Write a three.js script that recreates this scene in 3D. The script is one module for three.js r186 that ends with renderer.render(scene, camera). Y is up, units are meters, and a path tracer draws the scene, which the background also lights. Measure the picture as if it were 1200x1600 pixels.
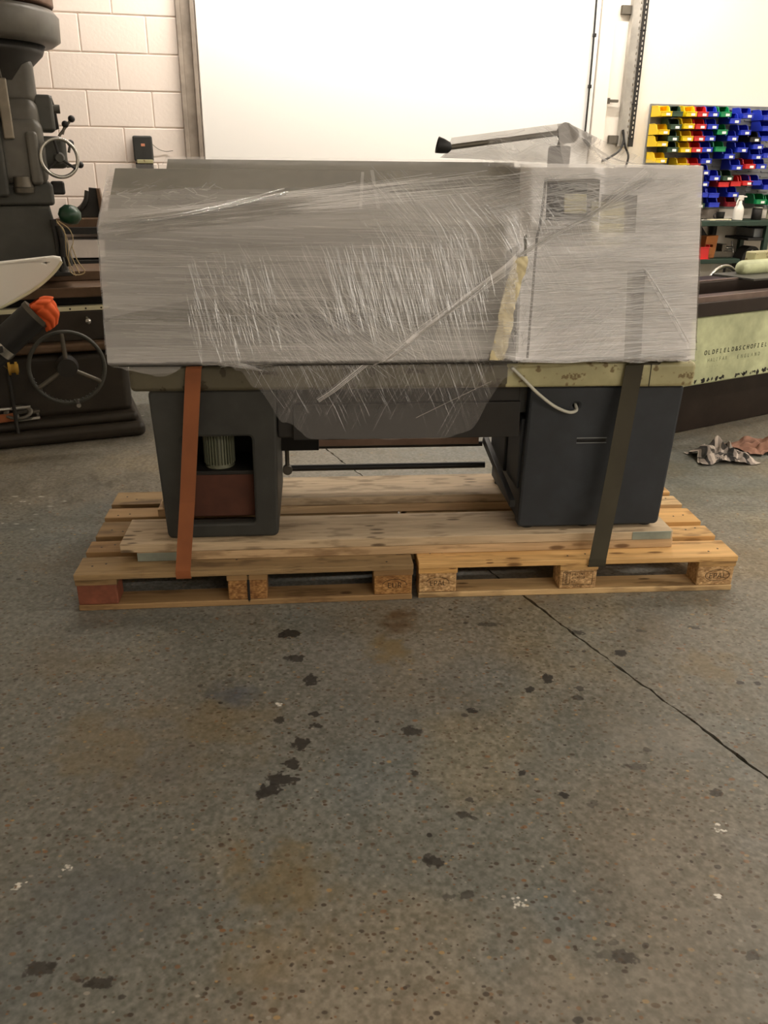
import * as THREE from 'three';
import { RoundedBoxGeometry } from 'three/addons/geometries/RoundedBoxGeometry.js';
import { mergeGeometries } from 'three/addons/utils/BufferGeometryUtils.js';
import { RectAreaLightUniformsLib } from 'three/addons/lights/RectAreaLightUniformsLib.js';

// ---------------------------------------------------------------- camera, light, exposure
const V3 = THREE.Vector3, rad = THREE.MathUtils.degToRad;
const scene = new THREE.Scene();
scene.background = new THREE.Color(0x000000);
const camera = new THREE.PerspectiveCamera(63.08, 1200 / 1600, 0.05, 60);
camera.position.set(0, 1.488, 0);
camera.rotation.order = 'YXZ';
camera.rotation.set(-0.39686, 0, 0.010247);
const renderer = new THREE.WebGLRenderer();
renderer.toneMapping = THREE.LinearToneMapping;
renderer.toneMappingExposure = 1.0;
renderer.shadowMap.enabled = true;
RectAreaLightUniformsLib.init();
// ceiling tubes, in the building's frame: [x, z, length, radiance]
const TUBES = [[1.9, 0.8, 4.2, 135], [5.3, 1.9, 1.8, 85], [5.1, 4.9, 2.2, 165], [3.6, 10.2, 5.0, 165]];
const LAMP_COLOR = [1.0, 0.915, 0.82];

// ---------------------------------------------------------------- frames (a floor point and a turn), random numbers, noise
const frame = (x, z, deg) => ({ o: new V3(x, 0, z), a: rad(deg) });
const HALL = frame(-1.66, -6.4, 13), MAIN = frame(0.118, -2.72, 4.9), MILL = frame(-1.5, -4.75, 22), BED = frame(1.716, -4.66, 30.5);
function put(o, f, x, y, z, turn = 0) {
  o.position.set(x * Math.cos(f.a) + z * Math.sin(f.a) + f.o.x, y, -x * Math.sin(f.a) + z * Math.cos(f.a) + f.o.z);
  o.rotation.y = f.a + turn;
  return o;
}
let seed = 7;
const rnd = () => { seed = (seed + 0x6d2b79f5) | 0; let t = Math.imul(seed ^ (seed >>> 15), 1 | seed); t = (t + Math.imul(t ^ (t >>> 7), 61 | t)) ^ t; return ((t ^ (t >>> 14)) >>> 0) / 4294967296; };
const rr = (a, b) => a + (b - a) * rnd();
const hash = (x, y) => { let h = (Math.imul(x, 374761393) + Math.imul(y, 668265263)) | 0; h = Math.imul(h ^ (h >>> 13), 1274126177); return ((h ^ (h >>> 16)) >>> 0) / 4294967296; };
function noise(x, y, px = 0, py = 0) {   // value noise, period px, py if given
  const ix = Math.floor(x), iy = Math.floor(y), fx = x - ix, fy = y - iy, s = fx * fx * (3 - 2 * fx), t = fy * fy * (3 - 2 * fy);
  const w = (v, p) => (p ? ((v % p) + p) % p : v);
  const a = hash(w(ix, px), w(iy, py)), b = hash(w(ix + 1, px), w(iy, py)), c = hash(w(ix, px), w(iy + 1, py)), d = hash(w(ix + 1, px), w(iy + 1, py));
  return a + (b - a) * s + (c - a) * t + (a - b - c + d) * s * t;
}
const fbm = (x, y, n = 4, p = 0) => { let s = 0, a = 0.5, q = 1; for (let i = 0; i < n; i++) { s += a * noise(x * q + i * 17, y * q + i * 31, p * q, p * q); a *= 0.5; q *= 2; } return s; };
const clamp = THREE.MathUtils.clamp, lerp = THREE.MathUtils.lerp, smooth = THREE.MathUtils.smoothstep;

// ---------------------------------------------------------------- textures
function dataTex(w, h, fn, srgb = true) {
  const d = new Uint8Array(w * h * 4);
  for (let y = 0, i = 0; y < h; y++) for (let x = 0; x < w; x++, i += 4) { const c = fn(x, y); d[i] = clamp(c[0], 0, 255); d[i + 1] = clamp(c[1], 0, 255); d[i + 2] = clamp(c[2], 0, 255); d[i + 3] = 255; }
  const t = new THREE.DataTexture(d, w, h, THREE.RGBAFormat);
  t.wrapS = t.wrapT = THREE.RepeatWrapping; t.magFilter = THREE.LinearFilter; t.minFilter = THREE.LinearMipmapLinearFilter;
  if (srgb) t.colorSpace = THREE.SRGBColorSpace;
  t.needsUpdate = true;
  return t;
}
function canvasTex(w, h, draw, srgb = true) {
  const c = document.createElement('canvas'); c.width = w; c.height = h;
  draw(c.getContext('2d'), w, h);
  const t = new THREE.CanvasTexture(c);
  t.magFilter = THREE.LinearFilter;
  if (srgb) t.colorSpace = THREE.SRGBColorSpace;
  return t;
}
const scaled = (t, su, sv) => { const c = t.clone(); c.repeat.set(su, sv); return c; };
// grime: pale grey with blotches and scratches, 1 m square
const grimeTex = dataTex(512, 512, (x, y) => { const n = fbm(x / 64, y / 64, 5, 8), m = fbm(x / 16 + 9, y / 16, 3, 32), v = 205 + 60 * (n - 0.47) + 30 * (m - 0.45); return [v + 3, v, v - 6]; });
const fineBump = dataTex(512, 512, (x, y) => { const v = 128 + 120 * (fbm(x / 8, y / 8, 3, 64) - 0.45); return [v, v, v]; }, false);
const roughTex = dataTex(256, 256, (x, y) => { const v = 170 + 130 * (fbm(x / 32, y / 32, 4, 8) - 0.45); return [v, v, v]; }, false);
// worn paint with brown stains and chips, for the pale machine enamel
const enamelTex = dataTex(512, 512, (x, y) => {
  const n = fbm(x / 64, y / 64, 5, 8), m = fbm(x / 32 + 40, y / 32 + 7, 4, 16), st = smooth(m, 0.59, 0.68), v = 215 + 50 * (n - 0.47);
  return [lerp(v + 6, 118, st * 0.7), lerp(v + 4, 96, st * 0.7), lerp(v - 14, 66, st * 0.7)];
});
function woodTex(s, base, dark) {
  const W = 1024, H = 512, knots = [];
  for (let k = 0; k < 9; k++) knots.push([hash(k, s) * W, hash(k + 50, s) * H, 5 + hash(k + 9, s) * 9]);
  return dataTex(W, H, (x, y) => {
    let yy = y + 26 * fbm(x / 256 + s, y / 128, 3, 0) * 2, k = 0;
    for (const [kx, ky, kr] of knots) { const dx = (x - kx) / 2.2, dy = y - ky, d = Math.hypot(dx, dy); if (d < kr) k = Math.max(k, 1 - (d / kr) ** 3); yy += 260 * dy / (90 + d * d); }
    const ring = Math.sin(yy / 9 + 5 * noise(x / 300, yy / 40 + s)), grain = noise(x / 60, yy / 1.7 + s * 31), big = fbm(x / 200 + s * 3, y / 60, 4), dirt = smooth(fbm(x / 90 + s, y / 40 + 8, 4), 0.52, 0.75);
    const t = clamp(0.2 + 0.05 * ring + 0.2 * (grain - 0.5) + 0.45 * (big - 0.47) + 0.8 * k + 0.4 * dirt, 0, 1);
    return [0, 1, 2].map((c) => lerp(base[c], dark[c], t));
  });
}
const woodA = woodTex(3, [236, 216, 184], [126, 104, 78]), woodB = woodTex(11, [226, 212, 188], [112, 98, 80]);
for (const t of [woodA, woodB]) t.wrapS = t.wrapT = THREE.MirroredRepeatWrapping;
const chipTex = dataTex(256, 256, (x, y) => { const v = noise(x / 5, y / 3), w = noise(x / 11 + 4, y / 7), f = fbm(x / 40, y / 40, 3, 0); return [188 + 70 * (v - 0.5) + 50 * (w - 0.5) + 40 * (f - 0.45), 152 + 70 * (v - 0.5) + 50 * (w - 0.5) + 40 * (f - 0.45), 106 + 60 * (v - 0.5) + 46 * (w - 0.5) + 30 * (f - 0.45)]; });

// floor: worn grey paint over concrete with aggregate, oil spots and rust-brown wear; 3.4 m square from (-1.7, -4.2)
const FX = -1.7, FZ = -4.2, FS = 3.4, FN = 2048;
const [floorMap, floorRough, floorBump] = (() => {
  const col = new Float32Array(FN * FN * 3), rg = new Float32Array(FN * FN), bm = new Float32Array(FN * FN);
  for (let j = 0, i = 0; j < FN; j++) for (let k = 0; k < FN; k++, i++) {
    const x = k / FN * FS, z = j / FN * FS, P = 8;
    const warm = smooth(fbm(x * 1.1 + 3, z * 1.1 + 1, 4), 0.36, 0.62), worn = smooth(fbm(x * 2.6 + 20, z * 2.6, 5), 0.5, 0.72), fine = fbm(x * 95, z * 95, 3), mid = fbm(x * 9 + 5, z * 9 + 2, 4), blue = smooth(fbm(x * 2 + 50, z * 2 + 30, 3), 0.52, 0.68);
    let r = lerp(112, 117, warm), g = lerp(112, 111, warm), b = lerp(104, 98, warm);
    r -= 6 * blue; g -= 3 * blue; b += 1 * blue;
    const near = smooth(z, 2.3, 3.3);
    r += worn * (8 + 10 * near); g += worn * (3 + 8 * near); b += worn * (-5 + 10 * near);
    const v = 62 * (fine - 0.45) + 12 * (mid - 0.47);
    col[i * 3] = r + v; col[i * 3 + 1] = g + v; col[i * 3 + 2] = b + v;
    rg[i] = 118 + 90 * (mid - 0.47) + 40 * worn; bm[i] = 128 + 70 * (fine - 0.45) + 50 * (fbm(x * 22, z * 22, 3) - 0.45);
  }
  const blob = (wx, wz, rx, rz, c, op, ragged = 0.5, dr = 0, turn = 0) => {   // a stain: centre and radii in metres
    const cx = (wx - FX) / FS * FN, cz = (wz - FZ) / FS * FN, ax = rx / FS * FN, az = rz / FS * FN, R = Math.ceil(Math.max(ax, az) * 1.7), ct = Math.cos(turn), s = Math.sin(turn), q = hash(Math.round(wx * 977), Math.round(wz * 977)) * 90, nf = ragged > 0.8 ? 30 : ragged > 0.3 ? 6 : 9;
    for (let j = Math.floor(cz - R); j <= cz + R; j++) for (let k = Math.floor(cx - R); k <= cx + R; k++) {
      if (k < 0 || j < 0 || k >= FN || j >= FN) continue;
      const dx = k - cx, dz = j - cz, d = Math.hypot((dx * ct + dz * s) / ax, (-dx * s + dz * ct) / az) + ragged * 2 * (fbm(k / nf + q, j / nf, 3) - 0.44);
      const a = op * (1 - smooth(d, ragged > 0.8 ? 0.0 : 0.75, 1.05)); if (a <= 0) continue;
      const i = j * FN + k;
      for (let n = 0; n < 3; n++) col[i * 3 + n] = lerp(col[i * 3 + n], c[n], a);
      rg[i] += dr * a;
    }
  };
  const OIL = [40, 36, 31], BROWN = [84, 62, 40], TAN = [196, 164, 112], WHITE = [226, 222, 212];
  for (let n = 0; n < 17000; n++) { const k = rnd(), x = rr(FX, FX + FS), z = FZ + FS * Math.pow(rnd(), 0.7), s = 0.0018 + 0.0046 * rnd() * rnd(); blob(x, z, s * rr(1, 1.7), s, k < 0.5 ? [84, 66, 48] : k < 0.74 ? [62, 52, 42] : k < 0.88 ? [128, 88, 56] : k < 0.95 ? [164, 134, 90] : [156, 150, 138], rr(0.5, 0.95), 0.2); }
  for (let n = 0; n < 45; n++) { const s = rr(0.004, 0.009); blob(rr(FX, FX + FS), rr(FZ + 1, FZ + FS), s * rr(1, 1.6), s, OIL, rr(0.5, 0.9), 0.4); }
  for (let n = 0; n < 60; n++) blob(rr(FX, FX + FS), rr(FZ, FZ + FS), rr(0.08, 0.3), rr(0.06, 0.2), rnd() < 0.5 ? [100, 78, 50] : [84, 88, 90], rr(0.08, 0.25), 1.1);
  // spots that the photograph shows, by floor position
  for (const [x, z, a, b, o] of SPOTS()) blob(x, z, a, b, OIL, o, 0.75, 12);
  blob(0.038, -2.538, 0.1, 0.12, BROWN, 0.75, 0.9); blob(0.01, -2.38, 0.09, 0.12, [116, 92, 46], 0.55, 0.9); blob(-0.439, -2.111, 0.1, 0.09, [74, 80, 92], 0.6, 0.9);
  for (const [x, z, a, b, c, o] of [[-0.222, -1.416, 0.16, 0.14, 0, 0.4], [-0.773, -1.88, 0.2, 0.18, 0, 0.3], [-0.489, -1.97, 0.22, 0.16, 0, 0.25], [0.803, -1.933, 0.2, 0.13, 1, 0.4], [0.61, -1.503, 0.16, 0.12, 1, 0.35], [0.505, -1.127, 0.36, 0.14, 1, 0.35], [0.75, -1.3, 0.3, 0.2, 1, 0.3], [1.038, -2.295, 0.2, 0.13, 0, 0.35], [-0.223, -1.203, 0.14, 0.1, 0, 0.25]]) blob(x, z, a, b, c ? [146, 138, 126] : [120, 96, 54], o, 0.9);
  const CHALK = [[-0.716, -1.437, 0.0130, 0.0090], [-0.799, -1.385, 0.0140, 0.0110], [0.309, -1.352, 0.0190, 0.0140], [0.832, -1.582, 0.0190, 0.0150], [-0.308, -2.065, 0.0080, 0.0090], [0.744, -1.375, 0.0070, 0.0050]];
  for (const [x, z, a, b] of CHALK) for (let n = 0; n < 16; n++) blob(x + a * rr(-1, 1), z + b * rr(-1, 1), rr(0.0022, 0.006), rr(0.002, 0.004), WHITE, rr(0.4, 0.9), 0.3);
  for (let n = 0; n < 26; n++) blob(rr(-1.5, -2.1), rr(-3.7, -3.2), rr(0.006, 0.02), 0.007, WHITE, 0.6, 1.0);
  const mk = (fn, srgb) => dataTex(FN, FN, (x, y) => fn(y * FN + x), srgb);
  return [mk((i) => [col[i * 3], col[i * 3 + 1], col[i * 3 + 2]], true), mk((i) => [rg[i], rg[i], rg[i]], false), mk((i) => [bm[i], bm[i], bm[i]], false)];
})();
function SPOTS() { return [[-0.317, -2.467, 0.0370, 0.0290, 0.85], [-0.345, -2.458, 0.0130, 0.0170, 0.80], [-0.278, -2.312, 0.0290, 0.0260, 0.75], [-0.307, -2.315, 0.0170, 0.0150, 0.60], [-0.222, -2.193, 0.0240, 0.0310, 0.85], [-0.297, -1.988, 0.0150, 0.0210, 0.75], [-0.198, -2.020, 0.0170, 0.0150, 0.80], [-0.186, -1.966, 0.0180, 0.0110, 0.75], [-0.224, -1.886, 0.0300, 0.0280, 0.80], [-0.238, -1.800, 0.0240, 0.0250, 0.80], [-0.260, -1.737, 0.0430, 0.0270, 0.85], [-0.288, -1.698, 0.0320, 0.0230, 0.85], [-0.303, -1.684, 0.0200, 0.0190, 0.80], [0.263, -2.043, 0.0200, 0.0150, 0.85], [0.242, -2.021, 0.0110, 0.0090, 0.60], [0.085, -1.944, 0.0290, 0.0200, 0.75], [0.519, -2.213, 0.0200, 0.0240, 0.85], [0.454, -2.154, 0.0150, 0.0170, 0.85], [0.592, -2.113, 0.0200, 0.0160, 0.50], [0.788, -2.367, 0.0250, 0.0200, 0.90], [0.671, -2.495, 0.0220, 0.0170, 0.60], [0.892, -2.512, 0.0180, 0.0130, 0.40], [0.369, -2.545, 0.0410, 0.0180, 0.45], [1.089, -2.537, 0.0200, 0.0130, 0.60], [0.088, -1.769, 0.0140, 0.0120, 0.70], [0.372, -1.774, 0.0100, 0.0150, 0.95], [0.467, -1.690, 0.0120, 0.0110, 0.95], [0.223, -1.668, 0.0120, 0.0090, 0.60], [0.201, -1.618, 0.0210, 0.0130, 0.60], [0.229, -1.605, 0.0090, 0.0060, 0.50], [0.122, -1.467, 0.0280, 0.0190, 0.75], [0.109, -1.477, 0.0140, 0.0160, 0.60], [0.189, -1.373, 0.0160, 0.0140, 0.50], [0.150, -1.367, 0.0140, 0.0100, 0.40], [0.498, -1.219, 0.0260, 0.0180, 0.60], [0.485, -1.254, 0.0120, 0.0100, 0.60], [0.549, -1.245, 0.0090, 0.0080, 0.50], [0.461, -1.226, 0.0230, 0.0120, 0.30], [-0.549, -1.150, 0.0300, 0.0150, 0.75], [-0.678, -1.176, 0.0300, 0.0210, 0.65], [-0.657, -1.186, 0.0120, 0.0110, 0.60], [0.762, -1.226, 0.0170, 0.0130, 0.50], [0.861, -1.705, 0.0170, 0.0140, 0.60], [0.732, -1.876, 0.0120, 0.0110, 0.70], [1.116, -2.203, 0.0120, 0.0100, 0.80], [1.169, -2.201, 0.0100, 0.0110, 0.80], [0.680, -1.804, 0.0310, 0.0160, 0.40], [0.533, -1.661, 0.0130, 0.0160, 0.40], [0.607, -2.163, 0.0140, 0.0130, 0.60], [-0.496, -1.120, 0.0070, 0.0060, 0.60], [-0.568, -1.149, 0.0100, 0.0070, 0.60]]; }

// stretch film: how much of the light its layers and wrinkles stop (white = milky), 2.0 m x 1.1 m
const PXW = (px) => (px - 163) / 922 * 1948 + 22, PYH = (py) => (py < 362 ? (py - 250) / 112 * 300 : py < 565 ? 300 + (py - 362) / 203 * 410 : 710 + (py - 565) / 115 * 300) + 10;   // photograph's proportions to millimetres on the sheet
const filmTex = canvasTex(2048, 1152, (c, W, H) => {
  c.scale(W / 2000, H / 1125);
  const line = (x0, y0, x1, y1, w, a, v = 255, bow = 0) => { c.strokeStyle = `rgba(${v},${v},${v},${a})`; c.lineWidth = w; c.beginPath(); c.moveTo(PXW(x0), PYH(y0)); c.quadraticCurveTo((PXW(x0) + PXW(x1)) / 2, (PYH(y0) + PYH(y1)) / 2 + bow, PXW(x1), PYH(y1)); c.stroke(); };
  c.fillStyle = 'rgb(66,66,66)'; c.fillRect(0, 0, 2000, 1125);
  const area = (pts, v, a) => { c.fillStyle = `rgba(${v},${v},${v},${a})`; c.beginPath(); pts.forEach(([x, y], i) => (i ? c.lineTo(PXW(x), PYH(y)) : c.moveTo(PXW(x), PYH(y)))); c.fill(); };
  area([[800, 250], [1090, 250], [1090, 575], [790, 575]], 190, 0.75);
  area([[160, 335], [800, 285], [810, 470], [300, 470], [160, 500]], 150, 0.45);
  area([[150, 240], [320, 240], [320, 290], [150, 310]], 30, 0.6);
  area([[320, 240], [740, 240], [800, 262], [560, 285], [320, 300]], 40, 0.35);
  area([[100, 566], [1150, 566], [1150, 720], [100, 720]], 14, 0.8);
  for (let k = 0; k < 26; k++) {   // overlapping passes of the film: soft wide bands
    const y = rr(270, 560), t = rr(-50, 40); area([[150, y], [1100, y + t], [1100, y + t + rr(20, 70)], [150, y + rr(20, 70)]], rnd() < 0.55 ? 190 : 30, rr(0.06, 0.16));
  }
  for (let k = 0; k < 1500; k++) {   // fine level threads
    const right = rnd() < 0.5, x = right ? rr(780, 1080) : rr(150, 760), y = right ? rr(300, 575) : rr(300, 575), l = rr(25, 150), s = right ? rr(-0.09, 0.01) : rr(-0.02, 0.07);
    line(x, y, x + l, y + l * s, rr(0.7, 1.8), rr(0.08, 0.34), rnd() < 0.7 ? 255 : 20, rr(-3, 3));
  }
  for (let k = 0; k < 220; k++) { const x = rr(165, 560), y = 362 - (x - 165) * 0.16 + rr(-16, 22), l = rr(60, 260); line(x, y, x + l, y - l * rr(0.08, 0.2), rr(1, 3), rr(0.2, 0.6)); }   // the bright gathered pass below the guard's fold
  for (let k = 0; k < 420; k++) {   // steep pulled threads in the middle, fanning down to the right
    const x = rr(290, 720), y = rr(385, 520), l = rr(30, 150), f = (x - 290) / 430; line(x, y, x + l * (rr(0.4, 0.5) * (1.3 - f * 0.6)), y + l, rr(0.8, 1.7), rr(0.1, 0.4), 255, rr(-2, 4));
  }
  for (let k = 0; k < 70; k++) { const x = rr(330, 560), y = rr(450, 500); line(x, y, x + rr(90, 160), y + rr(80, 120), rr(0.9, 1.6), rr(0.2, 0.5), 255, rr(8, 14)); }
  for (let k = 0; k < 260; k++) { const x = rr(400, 760), y = rr(540, 600), l = rr(30, 110); line(x, y, x + l * (rnd() < 0.6 ? 0.45 : -0.6), y + l, rr(0.7, 1.4), rr(0.06, 0.22)); }   // skirt
  for (let k = 0; k < 240; k++) { const x = rr(560, 860), y = rr(250, 400), l = rr(40, 150); line(x, y, x + l * rr(0.45, 0.6), y + l * 0.8, rr(1, 4), rr(0.06, 0.2)); }   // leaning passes near the top
  for (let k = 0; k < 120; k++) { const x = rr(700, 1060), y = rr(258, 330), l = rr(40, 170); line(x, y + l * rr(0.2, 0.3), x + l, y, rr(1, 3), rr(0.1, 0.35)); }
  for (let k = 0; k < 60; k++) { const x = rr(815, 950), y = rr(500, 570), l = rr(8, 34); line(x, y, x + l, y - l * rr(0.6, 0.9), rr(1, 2), rr(0.15, 0.5)); }
  for (let k = 0; k < 60; k++) { const x = rr(180, 330), y = rr(285, 330), l = rr(6, 22); line(x, y, x + l, y + rr(-10, 10), rr(1, 4), rr(0.1, 0.35)); }   // crumpled patch
  for (const [x0, y0, x1, y1, w] of [[1000, 262, 930, 330, 34], [930, 330, 640, 520, 18], [640, 520, 480, 640, 14], [800, 400, 620, 540, 8]]) { line(x0, y0, x1, y1, w, 0.16); for (let k = 0; k < 9; k++) { const o = rr(-w / 3, w / 3); line(x0 + o * 0.5, y0 + o, x1 + o * 0.5, y1 + o * 0.8, rr(1, 3), rr(0.3, 0.7)); } }
  for (let k = 0; k < 8; k++) line(1000 + k, 425 + k * 2, 1078, 535 + k * 2, 2, 0.4);
  area([[838, 282], [924, 280], [921, 356], [836, 356]], 14, 0.9); area([[928, 305], [986, 305], [985, 372], [924, 372]], 40, 0.75); area([[974, 430], [1003, 430], [1000, 568], [972, 568]], 20, 0.42);
  line(836, 280, 812, 562, 9, 0.6, 0); area([[772, 400], [800, 390], [795, 555], [768, 558]], 24, 0.4);
  for (let k = 0; k < 260; k++) { const x = rr(770, 990), y = rr(280, 560), l = rr(15, 80); line(x, y, x + l, y - l * rr(0, 0.12), rr(0.7, 1.8), rr(0.1, 0.4)); }
  line(298, 480, 305, 572, 3, 0.3); line(560, 262, 552, 330, 10, 0.3); line(575, 258, 580, 330, 12, 0.25);
}, false);

// the photograph's runs of pulled threads, in its proportions: crease(x0, y0, x1, y1, radius, bow)
function CREASES(c) {
  for (let k = 0; k < 1100; k++) { const x = rr(800, 1040), y = rr(345, 562), l = rr(12, 70); c(x, y, Math.min(x + l, 1078), y - l * rr(0.0, 0.09), rr(0.0007, 0.0021), rr(-2, 2)); }
  for (let k = 0; k < 420; k++) { const x = rr(166, 420), y = 364 - (x - 165) * 0.13 + rr(-14, 16), l = rr(25, 130); c(x, y, x + l, y - l * rr(0.06, 0.18), rr(0.0004, 0.0016), rr(-2, 2)); }
  for (let k = 0; k < 420; k++) { const x = rr(170, 400), y = rr(370, 560), l = rr(20, 110); c(x, y, x + l, y + l * rr(-0.03, 0.12), rr(0.0004, 0.0013), rr(-2, 3)); }
  for (let k = 0; k < 420; k++) { const x = rr(400, 800), y = rr(300, 560), l = rr(20, 100); c(x, y, x + l, y - l * rr(-0.02, 0.1), rr(0.0003, 0.001)); }
  for (let k = 0; k < 520; k++) { const f = rnd(), x = 500 + 230 * f + rr(-20, 20), y = rr(385, 500) - 20 * f, l = rr(14, 60); c(x, y, x + l * rr(0.18, 0.3), y + l, rr(0.0004, 0.0014), 0); }
  for (let k = 0; k < 120; k++) { const x = rr(285, 420), y = rr(400, 520), l = rr(16, 70); c(x, y, x + l * rr(0.1, 0.3), y + l, rr(0.0005, 0.0015)); }
  for (let k = 0; k < 46; k++) { const x = 340 + k * 5 + rr(-4, 4), y = rr(452, 490) + k * 0.4; c(x, y, x + rr(70, 130), Math.min(y + rr(70, 105), 566), rr(0.0006, 0.0013), rr(6, 12)); }
  for (let k = 0; k < 260; k++) { const x = rr(540, 850), y = rr(262, 370), l = rr(20, 80); c(x, y, x + l * rr(0.35, 0.7), y + l * 0.8, rr(0.0004, 0.0012)); }
  for (let k = 0; k < 300; k++) { const x = rr(720, 1040), y = rr(268, 340), l = rr(20, 90); c(x, y, Math.min(x + l, 1076), y - l * rr(0.1, 0.35) * (y > 285 ? 1 : 0.2), rr(0.0005, 0.0018)); }
  for (let k = 0; k < 140; k++) { const x = rr(840, 915), y = rr(285, 352), l = rr(14, 50); c(x, y, Math.min(x + l, 922), y + l * rr(-0.1, 0.35), rr(0.0006, 0.002)); }
  for (let k = 0; k < 90; k++) { const x = rr(815, 960), y = rr(490, 562), l = rr(8, 34); c(x, y, x + l, y - l * rr(0.5, 1.0), rr(0.0006, 0.0018)); }
  for (let k = 0; k < 60; k++) { const x = rr(780, 808), y = rr(395, 555), l = rr(6, 26); c(x, y, x + rr(-4, 14), y - l * rr(0.3, 1), rr(0.0008, 0.0026)); }
  for (let k = 0; k < 40; k++) { const x = rr(185, 350), y = rr(284, 330), l = rr(4, 18); c(x, y, x + l, y + rr(-5, 6), rr(0.0006, 0.0028)); }
  for (let k = 0; k < 70; k++) { const x = rr(430, 760), y = rr(572, 640), l = rr(12, 55); c(x, y, x + l * (rnd() < 0.6 ? 0.5 : -0.6), y + l, rr(0.0003, 0.0008)); }
  for (let k = 0; k < 90; k++) { const x = rr(300, 410), y = rr(562, 592), l = rr(5, 20); c(x, y, x + l, y + rr(-8, 8), rr(0.0006, 0.002)); }
  for (let k = 0; k < 60; k++) { const x = rr(800, 1060), y = rr(558, 568), l = rr(8, 40); c(x, y, Math.min(x + l, 1076), y + rr(-3, 3), rr(0.0006, 0.002)); }
}

// ---------------------------------------------------------------- materials
const std = (color, rough = 0.6, metal = 0, extra = {}) => new THREE.MeshStandardMaterial({ color, roughness: rough, metalness: metal, ...extra });
const grime = (color, rough = 0.55, metal = 0.1) => std(color, rough, metal, { map: grimeTex, bumpMap: fineBump, bumpScale: 0.0004 });
const M = {
  pallet: [0xb8a484, 0xae9878, 0xa48e6c, 0xbca88a].map((c, i) => std(c, 0.75, 0, { map: i % 2 ? woodA : woodB })),
  palletFresh: [0xffe2b0, 0xffdca4, 0xf4d49c, 0xffe8c0].map((c, i) => std(c, 0.7, 0, { map: i % 2 ? woodB : woodA })),
  plank: std(0xf0e6d8, 0.72, 0, { map: woodB }), plank2: std(0xeaddcc, 0.74, 0, { map: woodA }),
  chip: std(0xffffff, 0.8, 0, { map: chipTex }), chipDull: std(0xd2bfa2, 0.85, 0, { map: chipTex }), redPaint: std(0x9c5c44, 0.7, 0, { map: grimeTex }),
  galv: std(0xb8c8c4, 0.45, 0.6, { map: grimeTex }), trayGrey: std(0xd2d0cc, 0.5, 0.2, { map: grimeTex }),
  pedestal: grime(0x464847), door: grime(0x383f49), doorPanel: grime(0x343a3f), dark: grime(0x2a2826, 0.6), black: std(0x0c0c0c, 0.7),
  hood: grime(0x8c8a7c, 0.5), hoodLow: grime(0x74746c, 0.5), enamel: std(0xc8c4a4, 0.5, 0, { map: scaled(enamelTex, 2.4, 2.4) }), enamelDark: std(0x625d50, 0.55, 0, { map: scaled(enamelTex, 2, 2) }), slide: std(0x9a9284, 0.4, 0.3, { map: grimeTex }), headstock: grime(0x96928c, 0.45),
  motor: grime(0x8c917c, 0.5), rust: std(0x6c4030, 0.8, 0, { map: grimeTex }), steel: std(0xb8b6b0, 0.28, 0.9, { roughnessMap: roughTex }), dullSteel: std(0x807c74, 0.5, 0.7, { map: grimeTex }), pinkRail: std(0xb89c90, 0.5, 0.1, { map: grimeTex }),
  cream: std(0xd8d2b0, 0.6), cable: std(0xc8c8bc, 0.4), rubber: std(0x141312, 0.55),
  orange: std(0xae683c, 0.75, 0, { map: grimeTex, bumpMap: fineBump, bumpScale: 0.0006 }), webbing: std(0x4a4636, 0.8, 0, { map: grimeTex, bumpMap: fineBump, bumpScale: 0.0006 }),
  mill: grime(0x6e6c66, 0.45), millDark: grime(0x2e2c28, 0.55), millBase: grime(0x50514c, 0.5), brown: std(0x7c5c48, 0.6, 0.2, { map: grimeTex }), millBed: grime(0x3c352c, 0.55), table: grime(0x7c6450, 0.4, 0.4),
  paleGreen: std(0xdfeac0, 0.5, 0, { map: grimeTex }), ways: grime(0x3a302c, 0.35, 0.5), waysBright: grime(0x8c7c78, 0.3, 0.6),
  wallPaint: std(0xf4ece0, 0.7, 0, { bumpMap: fineBump, bumpScale: 0.0012 }), wallBlock: std(0xfaeee4, 0.7, 0, { bumpMap: fineBump, bumpScale: 0.0016 }), doorPaint: std(0xf6f4f0, 0.55), post: std(0xbdb2a8, 0.55, 0, { map: grimeTex }),
  ceiling: std(0xe8e6e0, 0.8), panel: grime(0x9aa0a6, 0.5, 0.1), shelf: grime(0x2e4a3e, 0.5), whitePlastic: std(0xe8e4da, 0.4), ochre: std(0xb08a34, 0.5, 0.2),
};
const film = (o, rough = 0.3) => new THREE.MeshPhysicalMaterial({ color: 0xfcfafa, roughness: rough, metalness: 0, specularIntensity: 1, ior: 1.5, transparent: true, opacity: 1, alphaMap: filmTex, bumpMap: filmTex, bumpScale: 0.0035, side: THREE.DoubleSide, ...o });
M.film = film({}); M.filmTent = film({ opacity: 0.75 }); M.filmCrease = new THREE.MeshPhysicalMaterial({ color: 0xf4f4f4, roughness: 0.26, specularIntensity: 1, ior: 2.3, transmission: 0.95, thickness: 0, side: THREE.DoubleSide }); M.filmRope = new THREE.MeshPhysicalMaterial({ color: 0xf4f4f4, roughness: 0.12, ior: 2.2, transmission: 0.85, thickness: 0, side: THREE.DoubleSide });

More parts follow.
